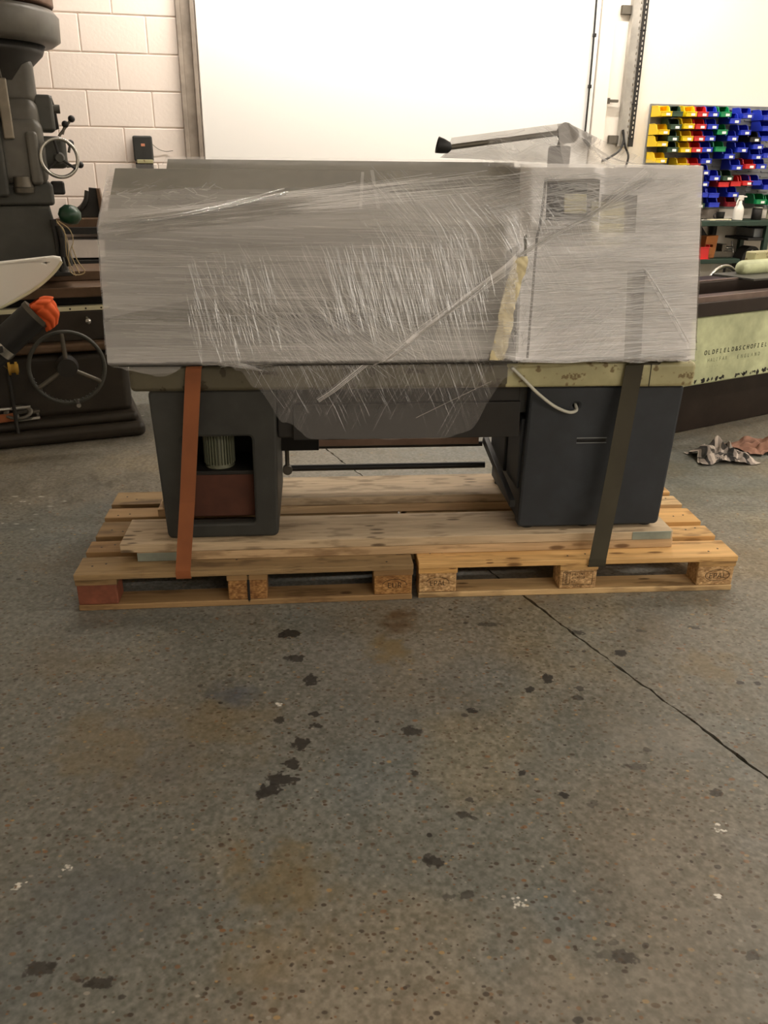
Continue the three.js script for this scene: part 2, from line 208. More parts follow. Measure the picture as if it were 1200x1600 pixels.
// ---------------------------------------------------------------- geometry helpers
// uv in metres by the face's main direction, with the grain along the given axis; off shifts the pattern
function uvm(g, grain = 0, off = [0, 0], su = 1, sv = 1) {
  if (g.index) g = g.toNonIndexed();
  const p = g.attributes.position, uv = new Float32Array(p.count * 2), a = new V3(), b = new V3(), c = new V3();
  for (let i = 0; i < p.count; i += 3) {
    a.fromBufferAttribute(p, i); b.fromBufferAttribute(p, i + 1); c.fromBufferAttribute(p, i + 2);
    const n = b.clone().sub(a).cross(c.clone().sub(a)), ab = [Math.abs(n.x), Math.abs(n.y), Math.abs(n.z)], m = ab.indexOf(Math.max(...ab));
    let ax = [0, 1, 2].filter((k) => k !== m); if (ax[1] === grain) ax = [ax[1], ax[0]];
    [a, b, c].forEach((v, k) => { uv[(i + k) * 2] = v.getComponent(ax[0]) * su + off[0]; uv[(i + k) * 2 + 1] = v.getComponent(ax[1]) * sv + off[1] + m * 0.13; });
  }
  g.setAttribute('uv', new THREE.BufferAttribute(uv, 2));
  return g;
}
const box = (w, h, d, r = 0.004, x = 0, y = 0, z = 0) => uvm(new RoundedBoxGeometry(w, h, d, 2, Math.min(r, w / 2.01, h / 2.01, d / 2.01)).translate(x, y, z));
const span = (x0, x1, y0, y1, z0, z1, r = 0.004) => box(x1 - x0, y1 - y0, z1 - z0, r, (x0 + x1) / 2, (y0 + y1) / 2, (z0 + z1) / 2);
const timber = (w, h, d, grain = 0, r = 0.003) => { const o = [rnd() * 3, rnd() * 3]; return uvm(new RoundedBoxGeometry(w, h, d, 1, r), grain, o, 0.8, 2.6); };
const cyl = (r0, r1, h, n = 28) => uvm(new THREE.CylinderGeometry(r0, r1, h, n));
function rod(a, b, r, n = 14, r2 = r) { const A = new V3(...a), B = new V3(...b), d = B.clone().sub(A), g = new THREE.CylinderGeometry(r2, r, d.length(), n); g.applyQuaternion(new THREE.Quaternion().setFromUnitVectors(new V3(0, 1, 0), d.normalize())); return uvm(g.translate(...A.add(B).multiplyScalar(0.5).toArray())); }
const tube = (pts, r, n = 40, m = 8) => uvm(new THREE.TubeGeometry(new THREE.CatmullRomCurve3(pts.map((p) => new V3(...p))), n, r, m));
const lathe = (pts, n = 32) => uvm(new THREE.LatheGeometry(pts.map((p) => new THREE.Vector2(...p)), n));
function extrude(pts, depth, bevel = 0.003, holes = []) {   // outline in x, y; depth towards +z from 0
  const path = (S, q) => { q.forEach(([x, y], i) => (i ? S.lineTo(x, y) : S.moveTo(x, y))); S.closePath(); return S; };
  const s = path(new THREE.Shape(), pts); for (const h of holes) s.holes.push(path(new THREE.Path(), h));
  return uvm(new THREE.ExtrudeGeometry(s, { depth, bevelEnabled: bevel > 0, bevelSize: bevel, bevelThickness: bevel, bevelSegments: 2, bevelOffset: -bevel, curveSegments: 8 }));
}
const rect = (x0, x1, y0, y1, r = 0, n = 4) => { if (!r) return [[x0, y0], [x1, y0], [x1, y1], [x0, y1]]; const o = []; for (const [cx, cy, a] of [[x1 - r, y0 + r, -90], [x1 - r, y1 - r, 0], [x0 + r, y1 - r, 90], [x0 + r, y0 + r, 180]]) for (let k = 0; k <= n; k++) { const t = rad(a + 90 * k / n); o.push([cx + r * Math.cos(t), cy + r * Math.sin(t)]); } return o; };
const join = (...g) => mergeGeometries(g.flat().map((q) => (q.index ? q.toNonIndexed() : q)).map((q) => { const k = new THREE.BufferGeometry(); for (const a of ['position', 'normal', 'uv']) k.setAttribute(a, q.attributes[a]); return k; }));
const torus = (R, r, n = 48) => uvm(new THREE.TorusGeometry(R, r, 10, n));
const ball = (r) => uvm(new THREE.SphereGeometry(r, 18, 12));
// a grid surface from a function of (u, v)
function sheet(fn, nu, nv, uvFn) {
  const pos = [], uv = [], idx = [];
  for (let j = 0; j <= nv; j++) for (let i = 0; i <= nu; i++) { const p = fn(i / nu, j / nv); pos.push(...p); uv.push(...(uvFn ? uvFn(i / nu, j / nv, p) : [i / nu, 1 - j / nv])); }
  for (let j = 0; j < nv; j++) for (let i = 0; i < nu; i++) { const a = j * (nu + 1) + i, b = a + 1, c = a + nu + 1, d = c + 1; idx.push(a, c, b, b, c, d); }
  const g = new THREE.BufferGeometry(); g.setAttribute('position', new THREE.Float32BufferAttribute(pos, 3)); g.setAttribute('uv', new THREE.Float32BufferAttribute(uv, 2)); g.setIndex(idx); g.computeVertexNormals();
  return g;
}

// ---------------------------------------------------------------- names and labels
const used = {};
const numbered = (n) => { const k = used[n] = (used[n] ?? -1) + 1; return k ? `${n}_${String(k).padStart(3, '0')}` : n; };
function tag(o, label, category, group) { o.userData.label = label; o.userData.category = category; if (group) o.userData.group = group; return o; }
function shaded(o) { o.castShadow = o.receiveShadow = true; return o; }
function thing(name, label, category, f, x, y, z, turn = 0, group) { const o = new THREE.Group(); o.name = numbered(name); put(o, f, x, y, z, turn); tag(o, label, category, group); scene.add(o); return o; }
const partCount = new Map();
function part(parent, name, g, m, label) {
  const o = shaded(new THREE.Mesh(g, m)), key = parent.uuid + name, k = (partCount.get(key) ?? -1) + 1;
  partCount.set(key, k); o.name = k ? `${name}_${String(k).padStart(3, '0')}` : name;
  if (label) o.userData.label = label;
  parent.add(o); return o;
}
function solo(name, label, category, g, m, f, x, y, z, turn = 0, group) { const o = shaded(new THREE.Mesh(g, m)); o.name = numbered(name); put(o, f, x, y, z, turn); tag(o, label, category, group); scene.add(o); return o; }
function struct(name, g, m, f = HALL, x = 0, y = 0, z = 0) { const o = g ? shaded(new THREE.Mesh(g, m)) : new THREE.Group(); o.name = name; o.userData.kind = 'structure'; put(o, f, x, y, z); scene.add(o); return o; }
const at = (o, x, y, z) => { o.position.set(x, y, z); return o; };
// print or paint on a face: a thin plate carrying only the marks
const print = (parent, name, w, h, tex, x, y, z, extra = {}) => at(part(parent, name, new THREE.PlaneGeometry(w, h), std(0xffffff, 0.7, 0, { map: tex, transparent: true, ...extra })), x, y, z);

// ================================================================ THE SETTING
// floor: two slabs that meet in a joint, x/z world; uv follows the world so that the wear lies where the photograph shows it
{
  const floor = struct('floor', null, null, frame(0, 0, 0));
  const mat = std(0xffffff, 1, 0, { map: floorMap, roughnessMap: floorRough, bumpMap: floorBump, bumpScale: 0.0022 });
  for (const t of [floorMap, floorRough, floorBump]) t.wrapS = t.wrapT = THREE.MirroredRepeatWrapping;
  const J = (z, k) => { const x = 0.546 + (z + 2.71) * 0.501; return x + 0.016 * (fbm(z * 7 + 3, 1, 3) - 0.45) + 0.009 * (noise(z * 50, k * 9) - 0.5) + (k ? 0.0045 : -0.0045); };
  for (const k of [0, 1]) {
    const pts = [];
    for (let z = -9; z <= 8.01; z += 0.02) pts.push([J(z, k), -z]);
    if (k) pts.push([8.5, -8], [8.5, 9]); else pts.push([-6, -8], [-6, 9]);
    const g = extrude(pts, 0.12, 0).rotateX(-Math.PI / 2).translate(0, -0.12, 0), p = g.attributes.position, uv = g.attributes.uv;
    for (let i = 0; i < p.count; i++) uv.setXY(i, (p.getX(i) - FX) / FS, (p.getZ(i) - FZ) / FS);
    part(floor, 'floor_slab', g, mat);
  }
  part(floor, 'joint_bed', new THREE.BoxGeometry(12, 0.04, 19).translate(1.5, -0.105, 0).translate(0, 0.02, 0), M.dark);
}
const X0 = -2.6, X1 = 6.4, Z1 = 13, TOP = 3.7;
struct('ceiling', new THREE.BoxGeometry(X1 - X0 + 0.4, 0.15, Z1 + 0.5).translate((X0 + X1) / 2, TOP + 0.075, Z1 / 2), M.ceiling);
struct('wall_left', new THREE.BoxGeometry(0.15, TOP, Z1 + 0.3).translate(X0 - 0.075, TOP / 2, Z1 / 2), M.wallPaint);
struct('wall_right', new THREE.BoxGeometry(0.15, TOP, Z1 + 0.3).translate(X1 + 0.075, TOP / 2, Z1 / 2), M.wallPaint);
struct('wall_front', new THREE.BoxGeometry(X1 - X0, TOP, 0.15).translate((X0 + X1) / 2, TOP / 2, Z1 + 0.075), M.wallPaint);
{
  const wall = struct('wall_back', null, null);
  part(wall, 'wall_core', new THREE.BoxGeometry(X1 - X0, TOP, 0.2).translate((X0 + X1) / 2, TOP / 2, -0.108), M.wallBlock);
  const full = uvm(new RoundedBoxGeometry(0.424, 0.2195, 0.03, 2, 0.006));
  for (let r = 0; r < 16; r++) {
    const y = 2.375 - 0.2265 * 9 + 0.2265 * (r - 1) + 0.113, off = r % 2 ? -0.40 : -0.61;   // bed joints at 2.375 - 0.2265 n
    if (y < 0 || y > TOP - 0.1) continue;
    for (let k = -5; k < 3; k++) {
      const a = off + 0.43 * k, b = a + 0.43, e = Math.min(b, 0.235);
      if (e - a < 0.06 || a < X0) continue;
      const g = e < b ? uvm(new RoundedBoxGeometry(e - a - 0.006, 0.2195, 0.03, 2, 0.006)) : full;
      at(part(wall, 'concrete_block', g, M.wallBlock), (a + e) / 2, y, -0.015 + 0.0015 * hash(r, k));
    }
  }
  part(wall, 'plaster', box(X1 - 3.36, TOP, 0.012, 0.003, (3.36 + X1) / 2, TOP / 2, -0.002), M.wallPaint);
}
{   // steel door post beside the blocks: web and two flanges
  const post = struct('column', null, null);
  part(post, 'flange', span(0.232, 0.262, 0, TOP, 0, 0.05, 0.003), M.post); part(post, 'flange', span(0.262, 0.325, 0, TOP, 0, 0.03, 0.003), M.post); part(post, 'flange', span(0.325, 0.352, 0, TOP, 0, 0.06, 0.003), M.post);
}
{   // the broad white sliding door
  const d = struct('door_1', null, null);
  part(d, 'door_leaf', span(0.362, 3.3, 0.01, 3.3, 0, 0.035, 0.006), M.doorPaint);
  part(d, 'door_frame', span(3.31, 3.42, 0, TOP, 0, 0.045, 0.005), M.wallPaint);
}

// ================================================================ LAMPS
for (const [x, z, len, power] of TUBES) {
  const t = thing('ceiling_light', '', 'light', HALL, x, TOP, z);
  t.userData.label = { 1.9: 'long batten light on the ceiling just before the white door', 5.3: 'batten light on the ceiling above the bin panel', 5.1: 'batten light on the ceiling in front of the green bed', 3.6: 'longest batten light on the ceiling behind the camera' }[x];
  part(t, 'housing', span(-len / 2, len / 2, -0.05, -0.002, -0.08, 0.08, 0.01), M.whitePlastic);
  part(t, 'lamp_tube', span(-len / 2 + 0.03, len / 2 - 0.03, -0.075, -0.052, -0.035, 0.035, 0.01), std(0xffffff, 0.4, 0, { emissive: new THREE.Color(...LAMP_COLOR), emissiveIntensity: 2 }));
  const l = new THREE.RectAreaLight(new THREE.Color(...LAMP_COLOR), power * 2, len - 0.06, 0.05);
  l.position.set(0, -0.08, 0); l.rotation.x = -Math.PI / 2 + (z < 1 ? 0.5 : 0); /* the one by the door leans towards the wall */ l.name = 'lamp_glow'; l.castShadow = true; t.add(l);
}

// ================================================================ PALLETS AND PLANKS
const oval = (text, dashed) => canvasTex(256, 160, (c) => { c.clearRect(0, 0, 256, 160); c.strokeStyle = c.fillStyle = 'rgba(40,26,14,0.9)'; c.lineWidth = 5; c.beginPath(); c.ellipse(128, 80, 108, 56, 0, dashed ? -2.9 : 0, dashed ? 0.2 : 6.3); c.stroke(); if (dashed) { c.globalAlpha = 0.5; c.lineWidth = 3; c.beginPath(); c.ellipse(128, 80, 108, 56, 0, 1.2, 3.4); c.stroke(); c.globalAlpha = 1; } c.font = '72px sans-serif'; c.textAlign = 'center'; c.textBaseline = 'middle'; c.fillText(text, 128, 84); });
const stampTex = canvasTex(256, 160, (c) => {
  c.fillStyle = c.strokeStyle = 'rgba(44,30,18,0.85)'; c.lineWidth = 4; c.strokeRect(14, 20, 50, 100); c.strokeRect(14, 12, 222, 116);
  c.beginPath(); for (let k = 0; k < 6; k++) { c.moveTo(39, 110 - k * 14); c.lineTo(24, 96 - k * 14); c.moveTo(39, 110 - k * 14); c.lineTo(54, 96 - k * 14); } c.moveTo(39, 116); c.lineTo(39, 28); c.stroke();
  c.font = 'bold 28px monospace'; c.fillText('DE-SN1', 78, 44); c.fillText('497007', 78, 78); c.fillText('HT', 78, 110); c.font = 'bold 24px monospace'; c.fillText('509-2', 90, 150);
});
function pallet(label, f, mats, blockMat, worn) {
  const p = thing('wooden_pallet', label, 'pallet', f, 0, 0, 0);
  const pick = (i) => mats[i % mats.length];
  let z = 0;
  [0.145, 0.1, 0.145, 0.1, 0.145].forEach((w, i) => {
    const b = at(part(p, 'top_board', timber(1.2 + rr(-0.006, 0.006), 0.022, w), pick(i)), 0.6 + rr(-0.004, 0.004), 0.133, -z - w / 2);
    z += w + 0.0412;
    for (const x of [0.05, 0.095, 0.56, 0.63, 1.105, 1.15]) at(part(b, 'nail', new THREE.CylinderGeometry(0.004, 0.004, 0.002, 8), M.dark), x - 0.6, 0.0105, rr(-w * 0.3, w * 0.3));
  });
  for (const x of [0.0725, 0.6, 1.1275]) at(part(p, 'stringer_board', timber(0.145, 0.022, 0.796, 2), pick(x > 0.3 ? 1 : 2)), x, 0.111, -0.4);
  const blocks = [];
  for (const [zz, d] of [[-0.052, 0.1], [-0.4, 0.145], [-0.748, 0.1]]) {
    at(part(p, 'bottom_board', timber(1.196, 0.022, d), pick(3)), 0.6, 0.011, zz);
    for (const x of [0.0725, 0.6, 1.1275]) blocks.push(at(part(p, 'block', uvm(new RoundedBoxGeometry(0.139, 0.078, d - 0.006, 2, 0.005), 0, [rnd(), rnd()], 3, 3), worn && x < 0.3 && zz > -0.1 ? M.redPaint : blockMat), x, 0.061, zz));
  }
  return { p, front: blocks.slice(0, 3) };
}
const PL = frame(-1.0858, -2.6031, 5.449), PR = frame(0.1283, -2.7256, 4.315);
const a = pallet('worn dark wooden pallet with a red painted corner block, under the motor pedestal', PL, M.pallet, M.chipDull, true);
const b = pallet('clean bright wooden pallet with three stamped blocks, under the plain blue grey pedestal', PR, M.palletFresh, M.chip, false);
print(a.front[2], 'brand_mark', 0.105, 0.066, oval('EUR', true), 0.005, 0, 0.0474);
print(b.front[0], 'brand_mark', 0.1, 0.064, oval('EPAL', true), 0, 0, 0.0474);
print(b.front[1], 'treatment_stamp', 0.128, 0.076, stampTex, 0, 0, 0.0474);
print(b.front[2], 'brand_mark', 0.11, 0.066, oval('EPAL'), 0.008, 0.002, 0.0474);
part(a.front[1], 'band', box(0.009, 0.118, 0.003, 0.001, 0.004, 0.01, 0.0485), M.rubber, 'black band hanging over the block');

const plank = (label, x0, x1, y, z0, z1, m) => solo('plank', label, 'plank', timber(x1 - x0, 0.035, z1 - z0, 0, 0.004), m, MAIN, (x0 + x1) / 2, y + 0.0175, (z0 + z1) / 2, 0);
const lowP = plank('lower front plank, its end plated with grey green metal, on the pallets', -1.006, 0.992, 0.1443, -0.305, -0.083, M.plank2);
const upP = plank('upper front plank carrying the pedestals, its far end plated with metal', -1.063, 0.988, 0.1797, -0.312, -0.082, M.plank);
plank('lower rear plank on the pallets, under the second layer', -1.0, 0.99, 0.1443, -0.73, -0.492, M.plank2);
plank('upper rear plank behind the pedestal feet', -0.98, 0.985, 0.1797, -0.745, -0.497, M.plank);
at(part(lowP, 'end_plate', box(0.148, 0.033, 0.002, 0.0008), M.galv, 'grey green metal plate'), -0.924, 0, 0.1118);
at(part(upP, 'end_plate', box(0.15, 0.032, 0.002, 0.0008), M.galv, 'scuffed metal plate'), 0.942, 0, 0.1158);

// ================================================================ THE LATHE (seen from its rear)
const la = thing('lathe', 'grey metalworking lathe wrapped in clear film, standing across two pallets', 'lathe', MAIN, 0, 0.2147, 0);
{
  const B = 0.2147, P = (name, g, m, label, parent = la) => part(parent, name, g.translate(0, parent === la ? -B : 0, 0), m, label);
  // pedestal with the motor opening
  const taper = (g, y0, y1, x0, x1, inL, inR) => { const p = g.attributes.position; for (let i = 0; i < p.count; i++) { const t = 1 - (p.getY(i) - y0) / (y1 - y0), s = (p.getX(i) - x0) / (x1 - x0); p.setX(i, p.getX(i) + t * (inL * (1 - s) - inR * s)); } return g; };
  const outline = (x0, x1, y0, y1, r) => rect(x0, x1, y0, y1, r, 4);
  const front = taper(extrude(outline(-0.918, -0.484, B + 0.001, 0.768, 0.02), 0.03, 0.01, [outline(-0.822, -0.574, 0.272, 0.6, 0.012)]), B, 0.768, -0.918, -0.484, 0.022, 0.012).translate(0, 0, -0.158);
  const ped = P('pedestal', front, M.pedestal, 'dark grey pedestal with an opening');
  const sub = (name, g, m, l) => part(ped, name, g.translate(0, -B, 0), m, l);
  sub('side_panel', taper(span(-0.917, -0.905, B + 0.003, 0.768, -0.68, -0.16, 0.004), B, 0.768, -0.918, -0.484, 0.022, 0.012), M.pedestal);
  sub('side_panel', taper(span(-0.497, -0.485, B + 0.003, 0.768, -0.68, -0.16, 0.004), B, 0.768, -0.918, -0.484, 0.022, 0.012), M.pedestal);
  sub('back_panel', span(-0.9, -0.5, B + 0.003, 0.768, -0.68, -0.665, 0.004), M.dark);
  sub('inner_wall', span(-0.9, -0.5, B + 0.003, 0.765, -0.42, -0.4, 0.004), M.black);
  for (const [x, y] of [[-0.876, 0.67], [-0.585, 0.67], [-0.555, 0.30], [-0.85, 0.29]]) sub('bolt_hole', cyl(0.006, 0.006, 0.004, 10).rotateX(Math.PI / 2).translate(x, y, -0.1275), M.black);
  sub('paint_chip', extrude([[-0.56, 0.5], [-0.543, 0.505], [-0.538, 0.54], [-0.55, 0.552], [-0.557, 0.53]], 0.0006, 0).translate(0, 0, -0.1282), M.brown, 'ochre chip in the paint');
  const fins = [lathe([[0.0, 0.452], [0.05, 0.452], [0.054, 0.458], [0.05, 0.464], [0.046, 0.468], [0.046, 0.59], [0, 0.59]], 30)];
  for (let k = 0; k < 30; k++) { const t = k / 30 * Math.PI * 2; fins.push(box(0.004, 0.118, 0.012, 0.001).rotateY(-t + Math.PI / 2).translate(Math.cos(t) * 0.05, 0.528, Math.sin(t) * 0.05)); }
  P('motor', join(fins).translate(-0.705, 0, -0.24), M.motor, 'pale ribbed motor');
  const tray = P('coolant_box', span(-0.815, -0.578, 0.276, 0.452, -0.36, -0.175, 0.006), M.rust, 'rust stained box under the motor');
  part(tray, 'lip', span(-0.817, -0.576, 0.44, 0.456, -0.365, -0.17, 0.004).translate(0, -B, 0), M.dark);
  // plain pedestal
  const f2 = taper(extrude(outline(0.405, 0.965, B + 0.012, 0.768, 0.02), 0.03, 0.01, [outline(0.566, 0.586, 0.688, 0.704, 0.007)]), B, 0.768, 0.405, 0.965, -0.012, 0.026).translate(0, 0, -0.158);
  const ped2 = P('pedestal', f2, M.door, 'blue black pedestal with a door');
  const sub2 = (name, g, m, l) => part(ped2, name, g.translate(0, -B, 0), m, l);
  sub2('side_panel', span(0.41, 0.425, B + 0.014, 0.768, -0.68, -0.16, 0.004), M.door); sub2('side_panel', taper(span(0.94, 0.96, B + 0.014, 0.768, -0.68, -0.16, 0.006), B, 0.768, 0.405, 0.965, -0.012, 0.026), M.door);
  sub2('back_panel', span(0.42, 0.94, B + 0.014, 0.768, -0.68, -0.665, 0.004), M.dark); sub2('base_plate', span(0.42, 0.92, B + 0.014, B + 0.03, -0.67, -0.16, 0.004), M.dark);
  sub2('side_cover', span(0.388, 0.412, 0.37, 0.64, -0.33, -0.15, 0.005), M.door); sub2('side_cover', span(0.372, 0.412, 0.66, 0.765, -0.3, -0.16, 0.005), M.pedestal); sub2('side_cover', span(0.386, 0.412, 0.36, 0.56, -0.62, -0.37, 0.005), M.doorPanel);
  for (const x of [0.44, 0.66, 0.9]) for (const z of [-0.17, -0.62]) sub2('foot', cyl(0.025, 0.028, 0.013, 16).translate(x, B + 0.0068, z), M.black);
  const dp = sub2('door_panel', span(0.483, 0.742, 0.282, 0.606, -0.1285, -0.1245, 0.002), M.doorPanel);
  part(dp, 'handle', uvm(new THREE.CapsuleGeometry(0.008, 0.1, 4, 10).rotateZ(Math.PI / 2).translate(0.644, 0.566 - B, -0.1235)), M.black); part(dp, 'handle_rim', join(span(0.588, 0.7, 0.573 - B, 0.577 - B, -0.128, -0.117, 0.001), span(0.588, 0.7, 0.555 - B, 0.558 - B, -0.128, -0.117, 0.001)), M.panel);
  part(dp, 'worn_edge', join(span(0.483, 0.742, 0.604 - B, 0.6065 - B, -0.1285, -0.1238, 0.0008), span(0.4825, 0.485, 0.4 - B, 0.606 - B, -0.1285, -0.1238, 0.0008), span(0.56, 0.5612, 0.46 - B, 0.604 - B, -0.1285, -0.124, 0.0005)), M.panel); for (const [x, y] of [[0.492, 0.54], [0.492, 0.35]]) part(dp, 'screw', cyl(0.0045, 0.0045, 0.004, 10).rotateX(Math.PI / 2).translate(x, y - B, -0.124), M.black);
  // chip tray with its pale lip, bed body below
  const tr = P('chip_tray', span(-0.967, 0.86, 0.77, 0.862, -0.76, -0.083, 0.018), M.enamelDark);
  part(tr, 'end_cap', span(0.752, 0.98, 0.769, 0.856, -0.76, -0.0815, 0.016).translate(0, -B, 0), M.enamel, 'cream enamelled tray end'); part(tr, 'seam', box(0.003, 0.083, 0.002, 0.0008, 0.815, 0.813 - B, -0.081), M.dark);
  part(tr, 'front_lip', span(0.3, 0.755, 0.772, 0.86, -0.2, -0.0825, 0.012).translate(0, -B, 0), M.enamel, 'cream enamelled lip with brown stains');
  P('bed', span(-0.486, 0.372, 0.588, 0.772, -0.62, -0.13, 0.008), M.dark, 'dark bed casting'); P('bed_rail', span(-0.43, 0.372, 0.585, 0.715, -0.135, -0.112, 0.004), M.dark);
  P('feed_rail', span(-0.36, 0.33, 0.40, 0.432, -0.66, -0.6, 0.004), M.pinkRail, 'pinkish rail'); P('feed_rail_cover', span(-0.5, -0.34, 0.40, 0.47, -0.66, -0.55, 0.004), M.black);
  // foot brake: two rods and an arm
  const br = P('brake_bar', join(rod([-0.5, 0.392, -0.63], [0.35, 0.392, -0.63], 0.011), rod([-0.475, 0.308, -0.6], [0.36, 0.308, -0.6], 0.0135)), M.rubber);
  part(br, 'brake_arm', extrude([[-0.02, -0.012], [0.53, -0.085], [0.53, -0.06], [0.0, 0.022]], 0.016, 0.003).rotateY(-Math.PI / 2).scale(1, 1, 1).translate(0.372, 0.405 - B, -0.63), M.rubber);
  part(br, 'link', join(rod([-0.472, 0.30, -0.585], [-0.472, 0.40, -0.585], 0.009), rod([-0.472, 0.308, -0.6], [-0.472, 0.308, -0.57], 0.02)).translate(0, -B, 0), M.dullSteel);
  // splash guard: leaning lower panel, fold, sloping upper panel with a cut corner
  const prof = [[-0.03, 0.886], [-0.12, 1.287], [-0.37, 1.46]], thick = 0.006;
  const strip = (x0, x1, q0, q1) => { const dz = q1[0] - q0[0], dy = q1[1] - q0[1], l = Math.hypot(dz, dy), g = box(x1 - x0, l, thick, 0.002); g.rotateX(Math.atan2(dz, dy)); return g.translate((x0 + x1) / 2, (q0[1] + q1[1]) / 2, (q0[0] + q1[0]) / 2); };
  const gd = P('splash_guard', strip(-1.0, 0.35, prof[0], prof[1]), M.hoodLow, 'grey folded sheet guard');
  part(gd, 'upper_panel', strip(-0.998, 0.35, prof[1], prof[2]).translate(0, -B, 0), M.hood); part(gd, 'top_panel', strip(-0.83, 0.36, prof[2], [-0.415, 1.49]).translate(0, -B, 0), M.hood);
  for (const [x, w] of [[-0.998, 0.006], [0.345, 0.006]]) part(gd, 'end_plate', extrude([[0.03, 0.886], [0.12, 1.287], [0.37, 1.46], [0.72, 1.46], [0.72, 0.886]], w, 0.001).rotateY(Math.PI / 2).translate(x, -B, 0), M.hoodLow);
  part(gd, 'bottom_rail', span(-0.99, 0.34, 0.862, 0.886, -0.7, -0.06, 0.004).translate(0, -B, 0), M.black);
  part(gd, 'lower_patch', strip(-0.44, -0.17, [-0.034, 0.9], [-0.062, 1.03]).translate(0, -B, 0.004), M.dark, 'dark plate low on the guard');
  // headstock cabinet leaning back a little
  const hs = P('headstock', extrude([[0.052, 0.868], [0.208, 1.466], [0.23, 1.477], [0.7, 1.477], [0.74, 0.868]], 0.58, 0.012).rotateY(Math.PI / 2).translate(0.352, 0, 0), M.headstock, 'grey headstock cabinet');
  const onFace = (y) => -0.052 - (y - 0.868) * 0.261, lean = Math.atan2(-0.261, 1);
  const face = (name, x0, x1, y0, y1, t, m, label) => { const g = box(x1 - x0, (y1 - y0) * 1.033, t, 0.003).rotateX(lean).translate((x0 + x1) / 2, (y0 + y1) / 2 - B, onFace((y0 + y1) / 2) + t * 0.3); return part(hs, name, g, m, label); };
  face('switch_cover', 0.372, 0.556, 1.275, 1.43, 0.03, M.dark, 'dark cover box'); face('chart_plate', 0.478, 0.553, 1.335, 1.395, 0.034, M.cream); face('chart_plate', 0.575, 0.69, 1.235, 1.375, 0.006, M.cream, 'cream chart plate'); face('indicator_plate', 0.742, 0.756, 1.26, 1.36, 0.006, M.cream);
  face('edge_trim', 0.351, 0.36, 0.88, 1.45, 0.016, M.black, 'black edge strip'); face('vent_panel', 0.43, 0.55, 0.91, 0.985, 0.006, M.brown); face('nameplate', 0.66, 0.78, 1.09, 1.2, 0.005, M.hood);
  part(hs, 'packing_strip', sheet((u, v) => [0.35 - 0.075 * v - 0.05 * u + 0.02 * (fbm(v * 9, 2, 3) - 0.45), 1.21 - 0.32 * v, -0.13 + 0.085 * v + 0.025 * fbm(u * 3, v * 22, 3)], 6, 40).translate(0, -B, 0.04), std(0xd8cca4, 0.7, 0, { side: THREE.DoubleSide }), 'crumpled cream packing strip');
  P('machine_back', span(-0.9, 0.9, 0.86, 1.2, -0.74, -0.55, 0.02), M.pedestal);
  // grey cable sagging into the pedestal
  P('cable', tube([[0.322, 0.845, -0.075], [0.36, 0.81, -0.07], [0.43, 0.745, -0.085], [0.5, 0.695, -0.095], [0.55, 0.677, -0.1], [0.572, 0.682, -0.105], [0.577, 0.696, -0.14]], 0.0058, 60, 10), M.cable, 'pale grey cable');
}
// work lamp standing on the headstock, under the film
{
  const t = thing('work_lamp', 'black jointed work lamp under the film on top of the headstock', 'lamp', MAIN, 0.52, 1.4767, -0.42);
  part(t, 'bracket', span(-0.035, 0.035, 0, 0.07, -0.025, 0.025, 0.008), M.dark); part(t, 'post', rod([0, 0.06, 0], [0.01, 0.105, 0], 0.012), M.dullSteel);
  part(t, 'joint', join(ball(0.03).translate(0.015, 0.115, 0), cyl(0.026, 0.026, 0.06, 20).rotateX(Math.PI / 2).translate(0.03, 0.105, 0)), M.rubber);
  part(t, 'arm', rod([0.0, 0.112, 0], [-0.4, 0.06, 0.02], 0.009), M.dullSteel);
  part(t, 'lamp_shade', lathe([[0.008, 0], [0.018, 0.008], [0.024, 0.03], [0.027, 0.05], [0.024, 0.05], [0.02, 0.03], [0.012, 0.012]], 26).rotateZ(1.35).translate(-0.385, 0.058, 0.02), M.rubber);
}
